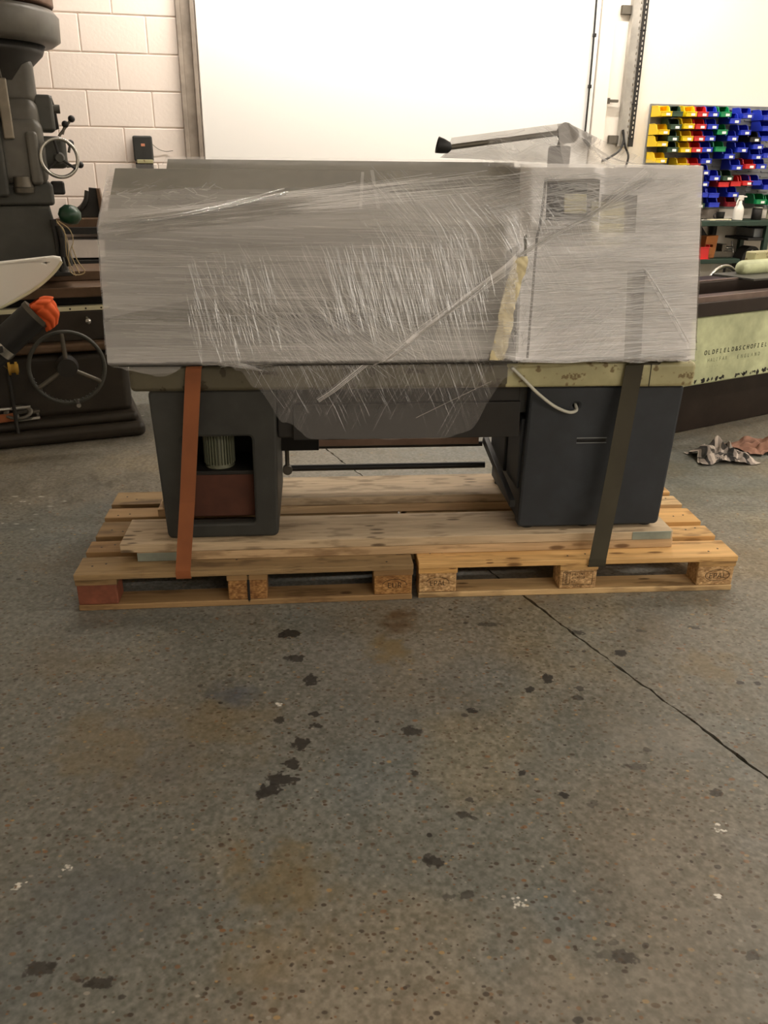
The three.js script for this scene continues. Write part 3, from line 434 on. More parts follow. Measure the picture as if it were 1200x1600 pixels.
// ================================================================ STRETCH FILM
{
  const w = thing('stretch_wrap', 'clear creased stretch film wound round the upper half of the lathe', 'film', MAIN, 0, 0.6, 0);
  const D = 0.6, XL = -1.012, XR = 0.946, ARC = 1.05;
  const hoodP = [[-0.42, 1.499], [-0.36, 1.476], [-0.104, 1.296], [-0.014, 0.88]], headP = [[-0.425, 1.489], [-0.197, 1.488], [-0.15, 1.30], [-0.036, 0.868]];
  const lowP0 = [[-0.385, 1.474], [-0.36, 1.474], hoodP[2], hoodP[3]];
  const ARCS = [0, 0.06, 0.36, 0.78];
  const onProfile = (P, s) => { for (let k = 0; k < 3; k++) if (s <= ARCS[k + 1] || k === 2) { const t = clamp((s - ARCS[k]) / (ARCS[k + 1] - ARCS[k]), 0, 1); return [lerp(P[k][0], P[k + 1][0], t), lerp(P[k][1], P[k + 1][1], t)]; } };
  const skirt = [[-0.02, 0.88], [-0.07, 0.862], [-0.074, 0.77], [-0.105, 0.7], [-0.105, 0.575]], SK = [0, 0.05, 0.145, 0.225, 0.35];
  const lowEdge = (x) => {   // how far below the guard's bottom the film reaches
    const pts = [[-1.02, 0.05], [-0.85, 0.085], [-0.74, 0.03], [-0.66, 0.02], [-0.6, 0.07], [-0.55, 0.13], [-0.46, 0.27], [-0.36, 0.335], [0.1, 0.34], [0.19, 0.31], [0.3, 0.1], [0.36, 0.03], [0.5, 0.034], [0.6, 0.012], [1, 0.004]];
    for (let k = 0; k < pts.length - 1; k++) if (x <= pts[k + 1][0]) return lerp(pts[k][1], pts[k + 1][1], smooth(x, pts[k][0], pts[k + 1][0])) + 0.012 * (fbm(x * 30, 5, 3) - 0.4);
    return 0.004;
  };
  const uvOf = (x, s) => [(x + 1.035) / 2.0, 1 - (s - 0.05) / 1.125];
  const main = (u, v) => {
    const x = lerp(XL, XR, u), f = smooth(x, 0.26, 0.342), total = 0.78 + lowEdge(x), s = v * total;
    let z, y;
    if (s <= 0.78) { const p = onProfile(x < -0.84 ? lowP0 : hoodP, s), q = onProfile(headP, s); z = lerp(p[0], q[0], f); y = lerp(p[1], q[1], f); }
    else { const e = s - 0.78; let k = 0; while (k < 3 && e > SK[k + 1]) k++; const t = clamp((e - SK[k]) / (SK[k + 1] - SK[k]), 0, 1); z = lerp(skirt[k][0], skirt[k + 1][0], t); y = lerp(skirt[k][1], skirt[k + 1][1], t); }
    const puff = 0.006 * fbm(x * 5, s * 26, 3) + 0.034 * Math.exp(-(((x - 0.3) / 0.07) ** 2)) * smooth(s, 0.1, 0.3) + 0.03 * smooth(x, 0.32, 0.365) * (1 - smooth(x, 0.565, 0.62)) * smooth(s, 0.05, 0.1) * (1 - smooth(s, 0.36, 0.4));
    return { p: [x, y - D + puff * 0.25, z + puff], s };
  };
  part(w, 'film_sheet', sheet((u, v) => main(u, v).p, 300, 150, (u, v, p) => uvOf(p[0], main(u, v).s)), M.film);
  // the film turns round both ends and over the top
  const endUv = (u, v) => [0.03 + u * 0.16, 1 - v * 0.7];
  part(w, 'film_end', sheet((u, v) => { const m = main(0, v * 0.9).p; return [XL - 0.002 - 0.004 * fbm(v * 20, u * 5), m[1], m[2] - u * 0.4]; }, 14, 50, endUv), M.film);
  part(w, 'film_end', sheet((u, v) => { const m = main(1, v).p; return [XR + 0.003 + 0.004 * fbm(v * 20, u * 5), m[1], m[2] - u * 0.5]; }, 14, 50, (u, v) => [0.86 + u * 0.13, 1 - v * 0.7]), M.film);
  // tent over the lamp: from the joint down to the cabinet's edges, and along the arm
  const top = [0.535, 1.62 - D, -0.4], ring = [[0.1, 1.505, -0.43], [0.25, 1.50, -0.40], [0.345, 1.475, -0.28], [0.45, 1.478, -0.2], [0.6, 1.48, -0.19], [0.75, 1.486, -0.195], [0.83, 1.49, -0.24], [0.8, 1.49, -0.5], [0.62, 1.49, -0.62], [0.3, 1.5, -0.56], [0.1, 1.505, -0.43]];
  const rc = new THREE.CatmullRomCurve3(ring.map((p) => new V3(...p)));
  part(w, 'film_tent', sheet((u, v) => {
    const e = rc.getPoint(u), side = clamp((0.535 - e.x) / 0.42, 0, 1), tip = [top[0] - 0.4 * side * 1.0, top[1] - 0.052 * side, top[2]], k = v ** 0.9, sag = -0.05 * Math.sin(Math.PI * v) * (1 - 0.4 * side);
    return [lerp(tip[0], e.x, k), lerp(tip[1], e.y - D, k) + sag * (0.6 + 0.4 * Math.sin(u * 40)) * 0.7, lerp(tip[2], e.z, k)];
  }, 90, 16, (u, v) => [0.55 + u * 0.4, 0.98 - v * 0.22]), M.filmTent);
  // roped passes of the film
  const rope = (pts, r, n = 5) => { const g = []; for (let k = 0; k < n; k++) g.push(tube(pts.map(([x, y, z]) => [x + rr(-r, r), y - D + rr(-r, r), z + 0.006 + rr(0, r)]), rr(0.0012, 0.003), 24, 5)); part(w, 'film_rope', join(g), M.filmRope); };
  const F = (px, py) => { const x = PXW(px) / 1000 - 1.035, s = clamp((PYH(py) - 10) / 1000 + 0.06, 0, 1.1), v = s / (0.78 + lowEdge(x)), m = main((x - XL) / (XR - XL), Math.min(v, 1)).p; return [m[0], m[1] + D, m[2] + 0.004]; };
  // threads and creases that catch the light, as thin ridges on the film
  {
    const pos = [], nor = [], uv = [], idx = [];
    const crease = (x0, y0, x1, y1, r, bow = 0) => {
      const N = Math.max(3, Math.round(Math.hypot(x1 - x0, y1 - y0) / 9)), P = [];
      for (let i = 0; i <= N; i++) { const t = i / N, s = bow * 4 * t * (1 - t); P.push(new V3(...F(x0 + (x1 - x0) * t, y0 + (y1 - y0) * t + s))); }
      const out = new V3(0, 0.25, 1).normalize(), base = pos.length / 3, Q = [-1.2, -0.5, 0.5, 1.2], up = [0, 0.9, 0.9, 0];
      for (let i = 0; i <= N; i++) {
        const d = P[Math.min(i + 1, N)].clone().sub(P[Math.max(i - 1, 0)]).normalize(); const side = d.clone().cross(out).normalize(); if (side.y > 0.2) side.negate(); const w = r * Math.sin(Math.PI * clamp((i + 0.35) / (N + 0.7), 0, 1)) * (0.7 + 0.6 * rnd());
        for (let k = 0; k < 4; k++) { const p = P[i].clone().addScaledVector(side, Q[k] * w).addScaledVector(out, up[k] * w + 0.0012), n = side.clone().multiplyScalar([-0.8, -0.45, -0.12, 0.2][k]).addScaledVector(out, 0.95).normalize(); pos.push(p.x, p.y - D, p.z); nor.push(n.x, n.y, n.z); uv.push(0, 0); }
      }
      for (let i = 0; i < N; i++) for (let k = 0; k < 3; k++) { const a2 = base + i * 4 + k; idx.push(a2, a2 + 1, a2 + 4, a2 + 1, a2 + 5, a2 + 4); }
    };
    CREASES(crease);
    const g = new THREE.BufferGeometry(); g.setAttribute('position', new THREE.Float32BufferAttribute(pos, 3)); g.setAttribute('normal', new THREE.Float32BufferAttribute(nor, 3)); g.setAttribute('uv', new THREE.Float32BufferAttribute(uv, 2)); g.setIndex(idx);
    part(w, 'film_creases', g, M.filmCrease).userData.kind = 'stuff';
  }
  rope([F(1010, 268), F(960, 300), F(900, 350)], 0.016, 9); rope([F(900, 350), F(800, 405), F(720, 465), F(640, 525)], 0.006, 5); rope([F(640, 525), F(600, 557), F(570, 580)], 0.004, 2); rope([F(760, 610), F(640, 668)], 0.004, 1);
  rope([F(1000, 425), F(1040, 480), F(1076, 540)], 0.004, 4); rope([F(166, 360), F(300, 340), F(440, 300)], 0.01, 6); rope([F(330, 575), F(360, 573), F(395, 592)], 0.009, 8); rope([F(800, 566), F(880, 566), F(950, 562), F(1075, 560)], 0.006, 6);
}
// ================================================================ STRAPS
function strap(label, m, pts, w) {   // a flat web swept along points in y, z at a drifting x
  const c = new THREE.CatmullRomCurve3(pts.map((p) => new V3(...p)), false, 'catmullrom', 0.05), N = 90, rows = [];
  for (let i = 0; i <= N; i++) { const p = c.getPoint(i / N), t = c.getTangent(i / N), n = new V3(0, t.z, -t.y).normalize(); if (n.z < 0 && Math.abs(n.z) > 0.3) n.negate(); rows.push([p, n]); }
  const ring = (v, k) => { const [p, n] = rows[Math.round(v * N)], q = [[-1, 0], [1, 0], [1, 1], [-1, 1], [-1, 0]][k]; return [p.x + q[0] * w / 2, p.y + n.y * q[1] * 0.0022, p.z + n.z * q[1] * 0.0022]; };
  const s = thing('lashing_strap', label, 'strap', MAIN, 0, 0.1, 0);
  const g = sheet((u, v) => { const p = ring(v, Math.round(u * 4)); return [p[0], p[1] - 0.1, p[2]]; }, 4, N, (u, v) => [u * w * 2, v * 1.2]).toNonIndexed(); g.computeVertexNormals();
  part(s, 'webbing', g, m); return s;
}
strap('rust orange webbing strap over the tray, pulled down to the worn pallet', M.orange, [[-0.742, 0.875, -0.2], [-0.742, 0.872, -0.12], [-0.745, 0.868, -0.079], [-0.752, 0.84, -0.076], [-0.80, 0.4, -0.025], [-0.83, 0.15, 0.014], [-0.83, 0.12, 0.012], [-0.83, 0.116, -0.03]], 0.052);
strap('dark olive webbing strap over the headstock, pulled down to the clean pallet', M.webbing, [[0.765, 1.4775, -0.45], [0.765, 1.4775, -0.23], [0.765, 1.45, -0.201], [0.758, 0.9, -0.0575], [0.757, 0.862, -0.05], [0.752, 0.85, -0.074], [0.71, 0.45, -0.03], [0.672, 0.15, 0.01], [0.672, 0.12, 0.01], [0.672, 0.116, -0.03]], 0.064);

// ================================================================ ON THE BACK WALL
{
  const t = thing('junction_box', 'dark metal junction box on the block wall behind the guard', 'box', HALL, -0.057, 1.41, 0);
  part(t, 'housing', span(-0.066, 0.064, 0.07, 0.232, 0.001, 0.09, 0.012), M.pedestal); part(t, 'cover', span(-0.06, 0.058, 0, 0.062, 0.001, 0.08, 0.008), M.black); part(t, 'strip', span(-0.05, 0.06, 0.055, 0.08, 0.06, 0.098, 0.004), M.enamel, 'pale green strip');
  part(t, 'label', span(-0.012, 0.014, 0.165, 0.182, 0.089, 0.0915, 0.0005), std(0xd89070, 0.6)); part(t, 'wire', tube([[0.062, 0.18, 0.03], [0.1, 0.15, 0.02], [0.15, 0.135, 0.01], [0.2, 0.14, 0.02]], 0.002, 30, 6), M.dullSteel);
}
{
  const t = thing('wall_cable', 'thin black cable clipped down the white wall', 'cable', HALL, 3.255, 1.66, 0.045);
  part(t, 'cable', tube([[0, 0.02, 0.006], [0, 0.5, 0.008], [-0.01, 1.2, 0.007], [0, 2.03, 0.006]], 0.0075, 50, 8), M.rubber);
  for (const y of [0.36, 0.7, 1.1, 1.5]) part(t, 'clip', span(-0.012, 0.014, y, y + 0.025, 0, 0.018, 0.004), M.rubber);
  part(t, 'socket', span(-0.012, 0.05, -0.045, 0.03, 0, 0.03, 0.006), M.dark, 'small grey socket box'); part(t, 'plug', span(-0.012, 0.01, 0.02, 0.06, 0, 0.022, 0.004), M.rubber);
}
{   // slotted cable tray standing on the wall with a black cable along its edge
  const t = thing('cable_tray', 'grey slotted steel cable tray running up the white wall', 'cable tray', HALL, 3.59, 1.62, 0.005);
  const H = 2.06, holes = []; for (let y = 0.08; y < H - 0.06; y += 0.042) { holes.push(rect(-0.034, -0.026, y, y + 0.022)); holes.push(rect(0.03, 0.038, y + 0.012, y + 0.03)); }
  part(t, 'slotted_base', extrude(rect(-0.04, 0.045, 0, H), 0.003, 0, holes).translate(0, 0, 0.02), M.trayGrey);
  part(t, 'flange', span(-0.043, -0.04, 0, H, 0.002, 0.05, 0.0008), M.trayGrey); { const hh = []; for (let y = 0.06; y < H - 0.04; y += 0.034) hh.push(rect(0.066, 0.076, y, y + 0.018)); part(t, 'dark_flange', extrude(rect(0.045, 0.088, 0, H), 0.003, 0, hh).translate(0, 0, 0.03), M.dark); }
  for (const y of [0.02, 0.9]) part(t, 'bracket', span(-0.12, -0.043, y, y + 0.06, 0.002, 0.03, 0.003), M.dullSteel);
  for (const y of [0.06, 0.3, 0.55, 0.8, 1.05]) part(t, 'cable_tie', span(0.046, 0.09, y, y + 0.006, 0.012, 0.036, 0.002), M.rubber);
  part(t, 'loose_cable', tube([[-0.01, 0.12, 0.035], [-0.005, 0.05, 0.05], [-0.03, -0.02, 0.06], [-0.1, -0.075, 0.05], [-0.17, -0.11, 0.03]], 0.0085, 40, 8), M.rubber); part(t, 'loose_cable', tube([[-0.01, 0.1, 0.04], [0.01, 0, 0.06], [0.045, -0.07, 0.06], [0.04, -0.16, 0.04]], 0.0085, 40, 8), M.rubber);
}
{
  const t = thing('door_bolt', 'small pale metal bolt beside the white door', 'bolt', HALL, 3.45, 1.93, 0.005);
  part(t, 'bar', join(span(-0.03, 0.06, 0, 0.02, 0.02, 0.045, 0.004), span(-0.03, -0.01, -0.01, 0.03, 0, 0.045, 0.004)), M.dullSteel);
}
// louvred panel with its bins
const PANEL = thing('bin_panel', 'grey louvred wall panel hung full of coloured bins', 'panel', HALL, 3.805, 1.16, 0.006);
{
  const W = 1.7, H = 0.77;
  part(PANEL, 'back_sheet', span(0, W, 0, H, 0.004, 0.012, 0.002), M.panel);
  for (let r = 0; r < 20; r++) { const g = []; for (let x = 0.03; x < W - 0.1; x += 0.115) g.push(box(0.095, 0.012, 0.01, 0.003, x + 0.05, 0.02 + r * 0.038, 0.015)); const l = part(PANEL, 'louvre_row', join(g), M.panel); l.userData.kind = 'stuff'; }
  part(PANEL, 'edge', span(-0.004, 0.008, 0, H, 0.0, 0.02, 0.002), M.panel);
}
{
  const COL = { yellow: 0xf0cc10, green: 0x0a8a50, 'dark green': 0x2c4a34, red: 0xd02828, 'dark red': 0x8c1c24, blue: 0x2038c0, black: 0x1c1c1c }, mats = {};
  for (const k in COL) mats[k] = std(COL[k], 0.38);
  const W = 0.09, H = 0.075, L = 0.16, t = 0.004;
  const shapeOf = (s) => {   // open-fronted picking bin: low front, side walls that step down; back on the wall at z = 0
    const side = (x) => extrude([[0, 0], [0, H], [-L * 0.55, H], [-L * 0.68, H * 0.92], [-L * 0.78, H * 0.5], [-L, H * 0.42], [-L + 0.012, 0]], t, 0.0008).rotateY(Math.PI / 2).translate(x, 0, 0);
    return join(side(-W / 2), side(W / 2 - t), box(W, t, L - 0.006, 0.001, 0, t / 2, L / 2), box(W, H, t, 0.001, 0, H / 2, t / 2), box(W, H * 0.42, t, 0.001, 0, H * 0.21, L - t / 2), box(W + 0.004, 0.006, 0.006, 0.002, 0, H * 0.42, L), box(W + 0.004, 0.006, L * 0.5, 0.002, 0, H, L * 0.28).scale(1, 0, 1).translate(0, H, 0)).scale(s, s, s);
  };
  const body = shapeOf(1), card = box(0.034, 0.018, 0.0015, 0.0004, 0.012, 0.014, L + 0.0012), rim = join(box(0.006, 0.006, L * 0.55, 0.002, -W / 2, H, L * 0.28), box(0.006, 0.006, L * 0.55, 0.002, W / 2, H, L * 0.28), box(W + 0.004, 0.007, 0.006, 0.002, 0, H * 0.42, L));
  const paper = std(0xf4f4f0, 0.6), proto = {};
  const bin = (colour, x, y, place, s = 1, carded = true) => {
    if (y < 0.0) return;
    const key = colour + carded; let o;
    if (!proto[key]) { o = new THREE.Group(); part(o, 'bin_body', body, mats[colour]); part(o, 'rim', rim, mats[colour]); if (carded) part(o, 'label_card', card, paper, 'white label card'); proto[key] = o; } else o = proto[key].clone();
    o.name = numbered('storage_bin'); put(o, HALL, x, y + 1.16, 0.03); o.scale.set(s, s, s);
    tag(o, `${colour} bin, ${place} on wall panel`, 'bin', 'bins on the wall panel'); scene.add(o);
  };
  for (const [c, x, y, p, k] of [
    ['yellow', 3.852, 0.675, 'topmost in the wide leftmost column', 1],
    ['yellow', 3.849, 0.547, 'second from the top in the wide leftmost column', 1],
    ['yellow', 3.848, 0.462, 'third from the top in the wide leftmost column', 1],
    ['yellow', 3.856, 0.344, 'lowest in the wide leftmost column', 1],
    ['dark green', 3.943, 0.675, 'topmost between the yellow columns', 0],
    ['dark green', 3.944, 0.585, 'second from the top between the yellow columns', 1],
    ['dark green', 3.934, 0.502, 'third from the top between the yellow columns', 1],
    ['dark green', 3.942, 0.422, 'lowest between the yellow columns', 1],
    ['yellow', 4.064, 0.677, 'topmost of the yellows beside the reds', 1],
    ['yellow', 4.056, 0.591, 'second from the top of the yellows beside the reds', 1],
    ['yellow', 4.060, 0.504, 'third from the top of the yellows beside the reds', 1],
    ['yellow', 4.057, 0.422, 'fourth from the top of the yellows beside the reds', 1],
    ['yellow', 4.059, 0.307, 'lowest of the yellows beside the reds', 1],
    ['red', 4.162, 0.677, 'topmost of the reds beside the blues', 1],
    ['red', 4.160, 0.590, 'second from the top of the reds beside the blues', 1],
    ['red', 4.161, 0.505, 'third from the top of the reds beside the blues', 1],
    ['red', 4.152, 0.424, 'fourth from the top of the reds beside the blues', 1],
    ['red', 4.155, 0.308, 'fifth from the top of the reds beside the blues', 1],
    ['red', 4.160, 0.172, 'lowest of the reds beside the blues', 1],
    ['blue', 4.254, 0.679, 'topmost of the blues beside the reds', 1],
    ['blue', 4.263, 0.591, 'second from the top of the blues beside the reds', 1],
    ['blue', 4.254, 0.508, 'third from the top of the blues beside the reds', 1],
    ['blue', 4.243, 0.426, 'fourth from the top of the blues beside the reds', 1],
    ['blue', 4.251, 0.344, 'fifth from the top of the blues beside the reds', 1],
    ['blue', 4.249, 0.260, 'sixth from the top of the blues beside the reds', 1],
    ['blue', 4.255, 0.174, 'lowest of the blues beside the reds', 1],
    ['green', 4.363, 0.680, 'topmost of three in the bright green column', 1],
    ['green', 4.354, 0.554, 'middle one of three in the bright green column', 1],
    ['green', 4.359, 0.431, 'lowest of three in the bright green column', 0],
    ['blue', 4.452, 0.634, 'topmost of three below the bright green column', 1],
    ['blue', 4.453, 0.510, 'middle one of three below the bright green column', 1],
    ['blue', 4.450, 0.380, 'lowest of three below the bright green column', 1],
    ['blue', 4.558, 0.674, 'topmost of three long ones right of centre', 1],
    ['blue', 4.559, 0.554, 'middle one of three long ones right of centre', 1],
    ['blue', 4.555, 0.428, 'lowest of three long ones right of centre', 1],
    ['black', 4.655, 0.505, 'the only black one, right of centre', 1],
    ['blue', 4.742, 0.664, 'upper of two cut by the frame at the top right', 0],
    ['blue', 4.749, 0.586, 'lower of two cut by the frame at the top right', 0],
    ['blue', 4.753, 0.514, 'small one hanging just right of the black bin', 0],
    ['blue', 4.692, 0.453, 'upper one of a close pair at mid height', 1],
    ['blue', 4.696, 0.379, 'lower one of a close pair at mid height', 1],
    ['blue', 4.797, 0.389, 'cut by the frame at mid height', 1],
    ['blue', 4.533, 0.299, 'left of the single red bin', 1],
    ['red', 4.650, 0.308, 'single one between two blue bins', 1],
    ['blue', 4.750, 0.309, 'right of the single red bin', 1],
    ['blue', 4.348, 0.219, 'stepping down right of the long blue column', 1],
    ['dark green', 4.466, 0.219, 'single one above the red row', 1],
    ['red', 4.436, 0.171, 'left one in the row of three red bins', 0],
    ['red', 4.544, 0.177, 'middle one in the row of three red bins', 0],
    ['red', 4.653, 0.183, 'right one in the row of three red bins', 1],
    ['blue', 4.727, 0.185, 'at the end of the red row', 0],
    ['blue', 4.852, 0.153, 'cut by the frame below mid height', 1],
    ['blue', 4.263, 0.093, 'left of the pair in the lowest blue row', 0],
    ['blue', 4.362, 0.090, 'right of the pair in the lowest blue row', 0],
    ['blue', 4.539, 0.095, 'above the spray bottle at the lower edge', 1],
    ['dark green', 4.245, 0.012, 'lowest of all, beside the wrapped headstock', 1],
    ['blue', 4.378, 0.018, 'lowest one, right of the lowest dark green bin', 0],
    ['dark red', 4.543, 0.022, 'lowest one beside the spray bottle', 0],
    ['green', 4.806, 0.042, 'large one low at the right', 1],
    ['green', 4.913, 0.034, 'large one cut by the frame low at the right', 1]]) bin(c, x, y, p, 1, !!k);
}
// bench under the panel
{
  const t = thing('workbench', 'dark green steel bench with two shelves under the bin panel', 'bench', HALL, 3.9, 0, 0.02);
  part(t, 'bench_top', span(-0.5, 1.9, 1.045, 1.082, 0, 0.36, 0.004), M.shelf); part(t, 'shelf', span(-0.5, 0.68, 0.755, 0.79, 0, 0.34, 0.004), M.shelf); part(t, 'shelf', span(-0.5, 1.9, 0.30, 0.335, 0, 0.34, 0.004), M.shelf); part(t, 'shelf', span(0.72, 1.9, 0.93, 0.95, 0.02, 0.34, 0.004), M.dark);
  for (const x of [-0.46, 0.86, 1.85]) for (const z of [0.335, 0.02]) part(t, 'leg', span(x, x + 0.04, 0, 1.045, z - 0.02, z + 0.02, 0.003), M.shelf); part(t, 'brace', rod([0.6, 0.8, 0.02], [0.6, 1.04, 0.02], 0.03), M.dark);
}
const onBench = (name, label, cat, x, z = 0.25, turn = 0) => thing(name, label, cat, HALL, x, 1.1025 - 0.02, z, turn), onShelf = (name, label, cat, x, z = 0.22, turn = 0) => thing(name, label, cat, HALL, x, 0.7905, z, turn);
{
  const s = onBench('spray_bottle', 'white plastic trigger spray bottle standing on the bench', 'spray bottle', 4.56, 0.26, 0.35);
  part(s, 'bottle', lathe([[0, 0], [0.036, 0], [0.04, 0.006], [0.04, 0.075], [0.034, 0.1], [0.018, 0.125], [0.014, 0.15], [0, 0.15]]), M.whitePlastic); part(s, 'trigger_head', join(span(-0.018, 0.03, 0.15, 0.188, -0.013, 0.013, 0.006), rod([0.03, 0.178, 0], [0.075, 0.176, 0], 0.006)), M.whitePlastic); part(s, 'trigger', tube([[-0.016, 0.165, 0], [-0.03, 0.15, 0], [-0.042, 0.12, 0]], 0.005, 14, 6), M.whitePlastic);
  const d = thing('backing_sheet', 'whitish metal sheet standing behind the tools on the bench', 'sheet', HALL, 4.42, 1.083, 0.05); part(d, 'sheet', span(-0.3, 0.1, 0, 0.075, 0, 0.006, 0.002), M.post);
  const m = onBench('mug', 'black mug on the bench beside the spray bottle', 'mug', 4.44, 0.2); part(m, 'cup', lathe([[0, 0], [0.03, 0], [0.034, 0.06], [0.03, 0.06], [0.027, 0.006], [0, 0.006]]), M.rubber); part(m, 'handle', torus(0.018, 0.004, 18).translate(-0.042, 0.03, 0), M.rubber);
  [['steel rule lying at the bench edge', 4.3, 0.3, 0.3, 0.025, M.steel], ['flat grey file lying behind the steel rule', 4.25, 0.24, 0.26, 0.02, M.dullSteel], ['pale cardboard strip on the bench by the mug', 4.38, 0.285, 0.2, 0.05, M.cream]].forEach(([l, x, z, len, w, mm], i) => { const k = thing(['steel_rule', 'file', 'card_strip'][i], l, ['ruler', 'file', 'card'][i], HALL, x, 1.083, z, 0.1 * (i - 1)); part(k, 'blade', span(-len / 2, len / 2, 0, 0.006 + i * 0.002, -w / 2, w / 2, 0.001), mm); if (i === 1) part(k, 'handle', rod([-len / 2, 0.012, 0], [-len / 2 - 0.1, 0.012, 0], 0.01), M.brown); });
  const gb = thing('grease_tin', 'dark tin with a shiny lid on the bench right of the spray bottle', 'tin', HALL, 4.76, 1.083, 0.22); part(gb, 'can', lathe([[0, 0], [0.04, 0], [0.04, 0.085], [0, 0.085]]), M.dark); part(gb, 'lid', lathe([[0, 0.085], [0.042, 0.085], [0.042, 0.098], [0, 0.1]]), M.steel);
  const cb = thing('carton', 'small pale carton at the end of the bench', 'box', HALL, 4.98, 1.083, 0.2); part(cb, 'carton_body', span(-0.08, 0.08, 0, 0.1, -0.05, 0.05, 0.003), M.cream); part(cb, 'flap', box(0.16, 0.003, 0.05, 0.001).rotateX(0.4).translate(0, 0.103, 0.05), M.cream);
  // lower shelf
  const wb = onShelf('wooden_box', 'small upright wooden box with a dark hand slot on the shelf', 'box', 4.335, 0.24, 0.12); part(wb, 'box_body', extrude([[-0.062, 0], [0.05, 0], [0.066, 0.175], [-0.05, 0.17]], 0.08, 0.003, [rect(-0.03, 0.024, 0.083, 0.105, 0.008)]).translate(0, 0.001, -0.04), std(0xb47a44, 0.7, 0, { map: woodA })); part(wb, 'back', span(-0.05, 0.05, 0.002, 0.16, -0.05, -0.041, 0.002), M.dark);
  const rb = onShelf('storage_bin', 'loose red plastic bin on the shelf beside the wooden box', 'bin', 4.24, 0.24, 0.1); part(rb, 'bin_body', join(span(-0.05, 0.05, 0, 0.004, 0, 0.12, 0.001), span(-0.05, -0.046, 0, 0.11, -0.02, 0.1, 0.001), span(0.046, 0.05, 0, 0.11, -0.02, 0.1, 0.001), span(-0.05, 0.05, 0, 0.09, 0.096, 0.1, 0.001), span(-0.05, 0.05, 0, 0.11, -0.022, -0.018, 0.001)), std(0xd02828, 0.4)); part(rb, 'rim', span(-0.053, 0.053, 0.086, 0.094, 0.095, 0.106, 0.002), std(0xd02828, 0.4));
  const bl = onShelf('black_hopper', 'black pointed hopper standing behind the red bin', 'hopper', 4.3, 0.1, 0.2); part(bl, 'hopper_body', extrude([[-0.12, 0], [0.12, 0], [0.12, 0.14], [0.02, 0.24], [-0.12, 0.12]], 0.06, 0.003).translate(0, 0.001, -0.03), M.rubber); part(bl, 'rim', rod([0.12, 0.14, 0.031], [0.02, 0.24, 0.031], 0.004), M.dark);
  const vs = onShelf('machine_vice', 'grey steel machine vice on the shelf right of the wooden box', 'vice', 4.47, 0.2, 0.1); part(vs, 'base', span(-0.11, 0.11, 0, 0.05, -0.05, 0.05, 0.006), M.dullSteel); part(vs, 'jaw', span(-0.11, -0.06, 0.05, 0.11, -0.05, 0.05, 0.006), M.enamelDark); part(vs, 'jaw', span(0.0, 0.045, 0.05, 0.105, -0.045, 0.045, 0.006), M.dullSteel); part(vs, 'screw', rod([0.04, 0.07, 0], [0.14, 0.07, 0], 0.014), M.steel); part(vs, 'handle', rod([0.14, 0.03, 0.02], [0.14, 0.12, -0.02], 0.006), M.steel);
  const ck = thing('lathe_chuck', 'round dark three jaw chuck standing on edge at the shelf end', 'chuck', HALL, 4.72, 0.336, 0.24, 0.3); part(ck, 'body', cyl(0.12, 0.12, 0.09, 40).rotateX(Math.PI / 2).translate(0, 0.425, 0), M.dark); part(ck, 'spigot', cyl(0.05, 0.05, 0.1, 28).rotateX(Math.PI / 2).translate(0, 0.425, 0.01), M.dullSteel); for (let k = 0; k < 3; k++) part(ck, 'jaw', box(0.03, 0.06, 0.04, 0.004).translate(0, 0.075, 0).rotateZ(k * 2.094 + 0.5).translate(0, 0.425, 0.06), M.steel); part(ck, 'stand', span(-0.1, 0.1, 0, 0.31, -0.05, 0.03, 0.006), M.millDark);
  const gc = thing('parts_case', 'grey metal parts case lying under the bench top at the right', 'case', HALL, 4.95, 0.951, 0.19); part(gc, 'case', span(-0.25, 0.25, 0, 0.07, -0.12, 0.12, 0.006), M.panel); part(gc, 'clasp', span(-0.02, 0.02, 0.03, 0.05, 0.12, 0.126, 0.002), M.steel);
}
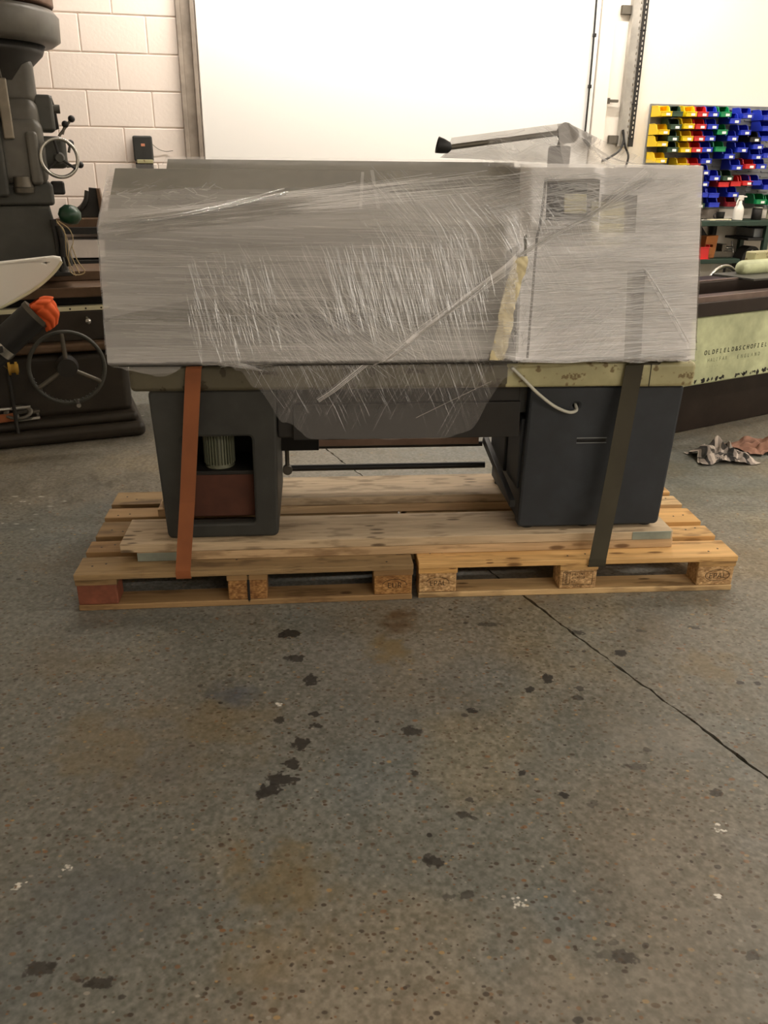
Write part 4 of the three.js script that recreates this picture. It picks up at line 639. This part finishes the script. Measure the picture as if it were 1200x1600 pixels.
// ================================================================ PALE GREEN MACHINE BED
{
  const t = thing('machine_bed', 'pale green machine bed with dark slideways standing behind the lathe', 'machine', BED, 0, 0, 0);
  part(t, 'side_panel', span(-0.75, 1.7, 0.325, 0.716, -0.4, 0, 0.012), M.paleGreen, 'pale green side');
  part(t, 'slideway', span(-0.75, 1.7, 0.716, 0.795, -0.41, 0.012, 0.006), M.ways); part(t, 'slideway', span(-0.75, 1.7, 0.79, 0.826, -0.075, 0.004, 0.004), M.waysBright); part(t, 'slideway', span(-0.75, 1.7, 0.79, 0.868, -0.4, -0.2, 0.006), M.ways); part(t, 'slideway', span(-0.75, 1.7, 0.868, 0.876, -0.24, -0.205, 0.003), M.waysBright);
  part(t, 'base', span(-0.5, 1.66, 0, 0.326, -0.4, -0.12, 0.01), M.ways, 'dark recessed base'); for (const x of []) { const l = part(t, 'leg', uvm(new THREE.CylinderGeometry(0.2, 0.3, 0.326, 4, 1).rotateY(Math.PI / 4)).translate(x, 0.163, -0.2), M.ways); }
  const cr = part(t, 'carriage', uvm(new THREE.CapsuleGeometry(0.045, 0.5, 6, 20).rotateZ(Math.PI / 2)).translate(0.96, 0.915, -0.3), M.paleGreen, 'rounded pale green slide'); part(cr, 'guard_plate', span(0.56, 1.3, 0.868, 0.88, -0.4, -0.1, 0.002), M.millBase); part(cr, 'cover_block', span(0.84, 1.3, 0.93, 1.0, -0.4, -0.33, 0.01), M.enamel);
  const hw = part(t, 'handwheel', torus(0.125, 0.011, 60).scale(1.24, 1.24, 0.8).translate(0.745, 0.75, -0.46), M.steel, 'bright rimmed handwheel'); part(hw, 'spoke', join(rod([0.6, 0.75, -0.46], [0.89, 0.75, -0.46], 0.008), rod([0.745, 0.6, -0.46], [0.745, 0.9, -0.46], 0.008), rod([0.745, 0.75, -0.48], [0.745, 0.75, -0.4], 0.025)), M.dark);
  const txt = canvasTex(1024, 192, (c) => { c.fillStyle = 'rgba(26,28,18,0.95)'; c.font = 'bold 52px sans-serif'; const put2 = (s, x, y, d) => { for (const ch of s) { c.globalAlpha = 0.75 + 0.25 * hash(x | 0, y); c.fillText(ch, x, y); x += d; } }; put2('OLDFIELD&SCHOFIELD', 8, 56, 47); c.font = '42px sans-serif'; c.fillStyle = 'rgba(40,44,28,0.75)'; put2('HALIFAX', 60, 118, 36); put2('ENGLAND', 425, 124, 44); for (let k = 0; k < 5; k++) { c.globalAlpha = 0.4; c.fillRect(70 + k * 30, 150, 3, 14); } });
  print(t, 'lettering', 0.72, 0.135, txt, 0.455, 0.468, 0.0006);
  for (let k = 0; k < 34; k++) { const x = rr(0.02, 0.75), r = rr(0.003, 0.012), o = []; for (let j = 0; j < 7; j++) { const q = j / 7 * 6.28, s = r * rr(0.5, 1.2); o.push([x + Math.cos(q) * s * 1.5, 0.345 + rr(-0.006, 0.014) + Math.sin(q) * s]); } part(t, 'paint_chip', extrude(o, 0.0006, 0).translate(0, 0, 0.0001), M.dark); }
}
// rags on the floor
function rag(label, cx, cz, w, d, h, turn, m, sd) {
  const t = thing('shop_rag', label, 'rag', frame(0, 0, 0), cx, 0.002, cz, turn);
  part(t, 'cloth', sheet((u, v) => {
    const x = (u - 0.5), z = (v - 0.5), q = Math.atan2(z, x), r = Math.hypot(x, z) * 2, k = Math.abs(fbm(u * 4 + sd, v * 4, 3) - 0.45), fold = Math.abs(fbm(u * 6 + sd, v * 4, 2) - 0.4);
    const e = 1 + 0.4 * (noise(q * 1.6 + sd, 3) - 0.5);
    return [x * w * e + 0.03 * (noise(v * 7 + sd, u * 3) - 0.5), 0.002 + h * Math.max(0, 1 - r * r * 0.75) * (0.25 + 2.2 * k + 0.9 * fold) + 0.012 * noise(u * 13, v * 13 + sd), z * d * e + 0.03 * (noise(u * 7, v * 3 + sd) - 0.5)];
  }, 64, 48), m); return t;
}
const stripeTex = canvasTex(256, 256, (c) => { c.fillStyle = '#8c827a'; c.fillRect(0, 0, 256, 256); for (let k = 0; k < 9; k++) { c.fillStyle = k % 2 ? '#2c2a28' : '#c0b4a8'; c.fillRect(k * 29, 0, 5 + (k % 3) * 7, 256); } c.fillStyle = 'rgba(20,18,16,0.7)'; for (let k = 0; k < 26; k++) { c.beginPath(); c.ellipse(hash(k, 1) * 256, hash(k, 2) * 256, 8 + 22 * hash(k, 3), 6 + 12 * hash(k, 4), k, 0, 7); c.fill(); } });
rag('crumpled grey striped rag with black stains on the floor', 1.85, -4.36, 0.3, 0.2, 0.1, 0.1, std(0xffffff, 0.9, 0, { map: stripeTex, side: THREE.DoubleSide }), 4);
rag('pinkish brown crumpled cloth on the floor behind the striped rag', 2.19, -4.53, 0.44, 0.24, 0.085, 0.2, std(0xb88c7a, 0.9, 0, { map: grimeTex, side: THREE.DoubleSide }), 21);

// ================================================================ MILLING MACHINE
{
  const t = thing('milling_machine', 'large dark grey milling machine with a bright handwheel beside the block wall', 'milling machine', MILL, 0, 0, 0);
  const P = (n, g, m, l) => part(t, n, g, m, l);
  // long bed: table, way, side, plinth
  const tb = P('table', span(-1.6, 0.6, 0.79, 0.845, -0.62, 0.02, 0.006), M.table, 'brown steel table'); part(tb, 'table_step', span(-1.6, 0.6, 0.845, 0.9, -0.62, -0.25, 0.006), M.table); P('way', span(-1.6, 0.6, 0.745, 0.79, -0.55, -0.05, 0.004), M.black);
  const rl = P('scale_strip', span(-1.6, 0.6, 0.716, 0.74, -0.06, 0.0, 0.002), M.cream, 'pale scale strip'); for (let k = 0; k < 8; k++) part(rl, 'screw', cyl(0.005, 0.005, 0.004, 10).rotateX(Math.PI / 2).translate(-0.42 + k * 0.082, 0.728, 0.001), M.dark);
  P('bed_side', span(-1.6, 0.5, 0.55, 0.716, -0.55, 0.0, 0.01), M.millBed); P('bed_ledge', span(-1.6, 0.2, 0.5, 0.552, -0.55, 0.06, 0.02), M.table); P('bed_lower', span(-1.6, 0.02, 0.12, 0.5, -0.55, 0.02, 0.05), M.millBed);
  P('plinth', span(-1.7, 0.07, 0.0, 0.085, -0.6, 0.12, 0.035), M.millBed); P('plinth_ridge', span(-1.65, 0.04, 0.08, 0.14, -0.58, 0.08, 0.03), M.millBed);
  const kn = P('clamp_screw', rod([-0.176, 0.68, 0.0], [-0.172, 0.665, 0.05], 0.014), M.steel); part(kn, 'screw_head', ball(0.018).translate(-0.172, 0.665, 0.05), M.steel);
  // big handwheel on the bed
  const hub = P('handwheel', torus(0.19, 0.011, 72).translate(-0.316, 0.46, 0.25), M.millBase, 'large dark handwheel'); part(hub, 'hub', join(cyl(0.05, 0.06, 0.06, 30).rotateX(Math.PI / 2).translate(-0.316, 0.46, 0.24), rod([-0.316, 0.46, 0.0], [-0.316, 0.46, 0.22], 0.04)), M.millDark);
  for (let k = 0; k < 3; k++) { const q = rad(78 + k * 120 + 14); part(hub, 'spoke', rod([-0.316 + 0.05 * Math.cos(q), 0.46 + 0.05 * Math.sin(q), 0.245], [-0.316 + 0.185 * Math.cos(q), 0.46 + 0.185 * Math.sin(q), 0.25], 0.012), M.dullSteel); }
  part(hub, 'handle', rod([-0.29, 0.278, 0.25], [-0.285, 0.27, 0.33], 0.012), M.steel); for (let k = 0; k < 22; k++) { const q = rad(195 + k * 7.2); part(hub, 'grip_ridge', ball(0.006).translate(-0.316 + 0.18 * Math.cos(q), 0.46 + 0.18 * Math.sin(q), 0.252), M.millBase); }
  // head
  P('motor_cover', lathe([[0, 2.2], [0.36, 2.2], [0.37, 2.215], [0.37, 2.75], [0.2, 2.85], [0, 2.85]], 48).translate(-0.5, 0, -0.35), M.brown, 'brown motor cover'); const fl = P('head_flange', lathe([[0, 2.03], [0.36, 2.03], [0.4, 2.055], [0.405, 2.16], [0.38, 2.19], [0, 2.2]], 56).translate(-0.515, 0, -0.35), M.mill);
  part(fl, 'oil_cap', ball(0.022).translate(-0.43, 2.13, 0.05), M.dark);
  P('collar', lathe([[0.2, 1.86], [0.24, 1.93], [0.3, 1.985], [0.32, 2.03], [0, 2.03]], 44).translate(-0.515, 0, -0.35), M.millDark); P('neck', span(-0.8, -0.272, 1.74, 1.98, -0.6, -0.2, 0.05), M.mill);
  const hd = P('head', span(-0.9, -0.268, 1.36, 1.68, -0.68, -0.12, 0.05), M.mill); part(hd, 'shoulder', span(-0.86, -0.275, 1.6, 1.78, -0.66, -0.16, 0.06), M.mill); part(hd, 'slide', span(-0.46, -0.41, 1.58, 1.86, -0.16, -0.08, 0.008), M.slide, 'worn pale slide'); part(hd, 'slide', span(-0.56, -0.47, 1.3, 1.95, -0.14, -0.08, 0.02), M.millBase); part(hd, 'rib', span(-0.36, -0.3, 1.36, 1.62, -0.14, -0.095, 0.02), M.mill); part(hd, 'quill_lever', rod([-0.44, 1.86, -0.1], [-0.45, 1.94, 0.0], 0.014), M.dullSteel);
  const gb = P('feed_box', span(-0.3, -0.2, 1.62, 1.8, -0.45, -0.22, 0.02), M.millBase); part(gb, 'bracket', extrude([[-0.2, 1.8], [-0.185, 1.74], [-0.18, 1.64], [-0.23, 1.62], [-0.24, 1.66], [-0.225, 1.78]], 0.06, 0.004).translate(0, 0, -0.36), M.millDark); part(gb, 'boss', cyl(0.022, 0.022, 0.05, 18).rotateZ(Math.PI / 2).translate(-0.19, 1.735, -0.3), M.mill);
  const hw = P('feed_wheel', torus(0.094, 0.0095, 60).rotateY(0.2).translate(-0.205, 1.493, -0.12), M.steel, 'small bright handwheel'); part(hw, 'hub', join(cyl(0.02, 0.03, 0.05, 20).rotateX(Math.PI / 2).translate(-0.205, 1.493, -0.13), span(-0.3, -0.16, 1.44, 1.6, -0.34, -0.2, 0.03)), M.millBase);
  for (const q of [100, 220, 325]) part(hw, 'spoke', rod([-0.205, 1.493, -0.12], [-0.205 + 0.09 * Math.cos(rad(q)), 1.493 + 0.09 * Math.sin(rad(q)), -0.12], 0.007), M.dark);
  for (const [x0, y0, x1, y1] of [[-0.19, 1.6, -0.115, 1.687], [-0.17, 1.61, -0.15, 1.66], [-0.17, 1.45, -0.098, 1.46], [-0.15, 1.52, -0.135, 1.567]]) { const lv = P('lever', rod([x0, y0, -0.24], [x1, y1, -0.24], 0.007), M.dullSteel); part(lv, 'knob', ball(0.018).translate(x1, y1, -0.24), M.rubber); }
  P('spindle_box', span(-0.9, -0.255, 1.255, 1.37, -0.66, -0.15, 0.02), M.millBase); P('spindle', join(cyl(0.045, 0.05, 0.05, 26).translate(-0.4, 1.375, -0.13), cyl(0.055, 0.05, 0.025, 26).translate(-0.4, 1.335, -0.13)), M.dullSteel); P('nozzle', span(-0.26, -0.19, 1.305, 1.375, -0.4, -0.3, 0.012), M.millDark);
  P('base_casting', extrude([[-0.95, 0.9], [-0.228, 0.9], [-0.285, 1.255], [-0.95, 1.255]], 0.5, 0.012).translate(0, 0, -0.65), M.millBase, 'plain grey base casting');
}
{   // green hand lamp hanging at the machine with its wires
  const t = thing('hand_lamp', 'round dark green lamp head hanging beside the machine base', 'lamp', MILL, -0.255, 0.901, -0.065);
  part(t, 'lamp_head', lathe([[0, 0.37], [0.03, 0.365], [0.055, 0.34], [0.06, 0.31], [0.045, 0.28], [0.02, 0.27], [0, 0.27]], 26).rotateZ(-0.2), std(0x143824, 0.35)); part(t, 'stand', join(rod([-0.01, 0, 0], [-0.025, 0.29, 0], 0.016), span(-0.06, 0.04, 0, 0.02, -0.05, 0.05, 0.004)), M.millDark);
  const wire = std(0xa8946c, 0.5); for (const pts of [[[-0.01, 0.29, 0.06], [0.03, 0.2, 0.07], [0.03, 0.02, 0.07], [0.07, -0.03, 0.36], [0.1, 0.02, 0.36], [0.07, 0.08, 0.2], [0.05, 0.16, 0.07]], [[0, 0.285, 0.06], [0.05, 0.24, 0.07], [0.06, 0.18, 0.07], [0.04, 0.13, 0.07], [0.07, 0.02, 0.1]], [[-0.01, 0.28, 0.06], [0.02, 0.24, 0.08], [0.02, 0.1, 0.07], [0.05, 0.0, 0.1]]]) part(t, 'wire', tube(pts.map(([x, y, z]) => [x, Math.max(y, 0.006), z > 0.1 ? 0.06 : z]), 0.0028, 60, 6), wire);
  part(t, 'clutter_bracket', join(rod([0.0, 0.26, 0.02], [0.03, 0.05, 0.02], 0.018), rod([0.01, 0.2, 0.04], [0.0, 0.1, 0.04], 0.014)), M.millDark);
}
{
  const s = thing('wall_rack', 'dark steel shelf with a white box front, against the block wall behind the mill', 'rack', HALL, -0.52, 0, 0.02);
  part(s, 'shelf', span(-0.14, 0.5, 1.06, 1.12, 0, 0.34, 0.006), M.table); part(s, 'shelf_edge', span(-0.14, 0.5, 1.02, 1.065, 0, 0.345, 0.004), M.millDark); part(s, 'front_panel', span(-0.14, 0.5, 0.86, 0.98, 0.02, 0.3, 0.006), M.wallBlock, 'whitish front'); for (const x of [-0.13, 0.47]) part(s, 'post', span(x, x + 0.03, 0, 1.02, 0.3, 0.34, 0.003), M.millDark); part(s, 'shelf', span(-0.14, 0.5, 0.8, 0.85, 0, 0.34, 0.004), M.millDark);
  const a2 = thing('angle_bracket', 'dark cast angle bracket with a curved arm on the rack', 'bracket', HALL, -0.455, 1.1205, 0.2);
  part(a2, 'web', extrude([[-0.07, 0], [0.1, 0], [0.075, 0.185], [0.02, 0.19], [0.015, 0.13], [-0.02, 0.07], [-0.07, 0.045]], 0.03, 0.004).translate(0, 0.001, 0), M.millDark); part(a2, 'flange', extrude([[0.078, 0], [0.115, 0], [0.09, 0.185], [0.07, 0.185]], 0.09, 0.003).translate(0, 0.001, -0.03), M.table); part(a2, 'curved_arm', tube([[-0.14, 0.03, 0.03], [-0.06, 0.05, 0.035], [-0.01, 0.1, 0.035], [0.01, 0.17, 0.03]], 0.018, 24, 8), M.millDark);
}
{   // white guard reaching in from outside the frame on its own stand
  const t = thing('splash_guard', 'white pointed plastic guard reaching across the machine base', 'guard', MILL, -1.0, 0, 0.35);
  part(t, 'guard_plate', extrude([[-0.5, 0.99], [0.4, 1.022], [0.69, 1.046], [0.722, 1.04], [0.727, 1.02], [0.7, 0.99], [0.62, 0.92], [0.48, 0.84], [0.36, 0.775], [0.1, 0.7], [-0.5, 0.68]], 0.03, 0.01, [[[0.64, 1.018], [0.652, 1.012], [0.66, 1.02], [0.65, 1.028]]]), M.whitePlastic); part(t, 'stand', rod([-0.3, 0, -0.02], [-0.3, 0.9, -0.02], 0.03), M.dullSteel); part(t, 'foot', cyl(0.15, 0.16, 0.02, 28).translate(-0.3, 0.01, -0.02), M.dark);
  part(t, 'edge_bead', tube([[0.724, 1.02, 0.034], [0.69, 0.978, 0.034], [0.6, 0.905, 0.034], [0.46, 0.83, 0.034], [0.2, 0.735, 0.034]], 0.008, 40, 8), M.cream);
}
{   // dark duct leaning up from the floor, its end stuffed with a rag
  const t = thing('duct_pipe', 'black pipe with a bright clamp band leaning beside the machine', 'pipe', MILL, -1.3, 0, 0.5);
  const A = [0.0, 0.085, 0], Bp = [0.872, 0.79, 0], q = (s) => A.map((v, k) => lerp(v, Bp[k], s));
  part(t, 'pipe_body', rod(A, Bp, 0.072, 36), M.rubber); part(t, 'end_rim', rod(q(0.985), q(1.006), 0.076, 36), M.dullSteel); part(t, 'clamp_band', rod(q(0.775), q(0.81), 0.0755, 36), M.steel); part(t, 'band_lug', span(-0.012, 0.012, -0.015, 0.015, 0, 0.02, 0.003).translate(q(0.792)[0], q(0.792)[1], 0.073), M.dark);
  const r = thing('orange_rag', 'orange rag stuffed in the end of the black pipe', 'rag', MILL, -0.42, 0.8, 0.5);
  part(r, 'cloth', sheet((u, v) => { const q2 = u * Math.PI * 2, l = v, k = 0.03 + 0.03 * Math.sin(Math.PI * l) + 0.016 * (noise(u * 9, v * 5) - 0.5) + 0.012 * Math.abs(Math.sin(q2 * 3.5 + v * 3)); return [-0.03 + 0.02 + 0.1 * l * (1 - 0.3 * l) + 0.02 * (noise(v * 6, 3) - 0.5) + k * Math.cos(q2) * 0.75, 0.045 - 0.125 * l * l + 0.005 + k * Math.cos(q2) * 0.5, 0.02 + k * Math.sin(q2) * 0.9]; }, 60, 30), std(0xd85a24, 0.85, 0, { side: THREE.DoubleSide }));
}
{   // tensioning gear hung on the left
  const h = thing('pulley_hook', 'small brass coloured pulley block on a steel hook', 'pulley', MILL, -0.585, 0.085, 0.085, 0); h.position.y = 0.0855;
  part(h, 'post', rod([-0.03, 0, 0.02], [-0.03, 0.36, 0.02], 0.01), M.millDark); part(h, 'sheave', join(cyl(0.035, 0.035, 0.012, 24).rotateZ(Math.PI / 2).translate(0.015, 0.36, 0.02), cyl(0.035, 0.035, 0.012, 24).rotateZ(Math.PI / 2).translate(-0.02, 0.36, 0.02), cyl(0.024, 0.024, 0.05, 24).rotateZ(Math.PI / 2).translate(0, 0.36, 0.02)), M.ochre, 'brass coloured sheave'); part(h, 'hook', tube([[-0.03, 0.35, -0.02], [-0.06, 0.38, 0.0], [-0.1, 0.375, 0.01]], 0.006, 20, 6), M.steel);
  const c = thing('ratchet_buckle', 'bright steel ratchet buckle with orange webbing lying on the machine plinth', 'buckle', MILL, -0.56, 0.142, 0.075, 0.1);
  part(c, 'buckle_frame', extrude(rect(-0.05, 0.07, 0, 0.07, 0.008), 0.006, 0.001, [rect(-0.035, 0.055, 0.018, 0.052, 0.006)]).rotateX(-0.9), M.steel); part(c, 'handle_bar', rod([-0.18, 0.075, -0.02], [0.03, 0.07, -0.03], 0.011), M.steel); part(c, 'webbing', span(-0.2, -0.06, 0.004, 0.05, -0.02, 0.0, 0.006), M.orange);
  const k = thing('shackle', 'dull steel shackle lying behind the ratchet buckle', 'shackle', MILL, -0.6, 0.142, 0.045, 0.1); part(k, 'shackle_body', torus(0.035, 0.008, 30).scale(1.8, 1, 1).rotateX(-0.6).translate(0, 0.05, 0.02), M.dullSteel); part(k, 'pin', rod([0.06, 0.04, 0.02], [0.11, 0.045, 0.02], 0.008), M.dullSteel);
}
renderer.render(scene, camera);
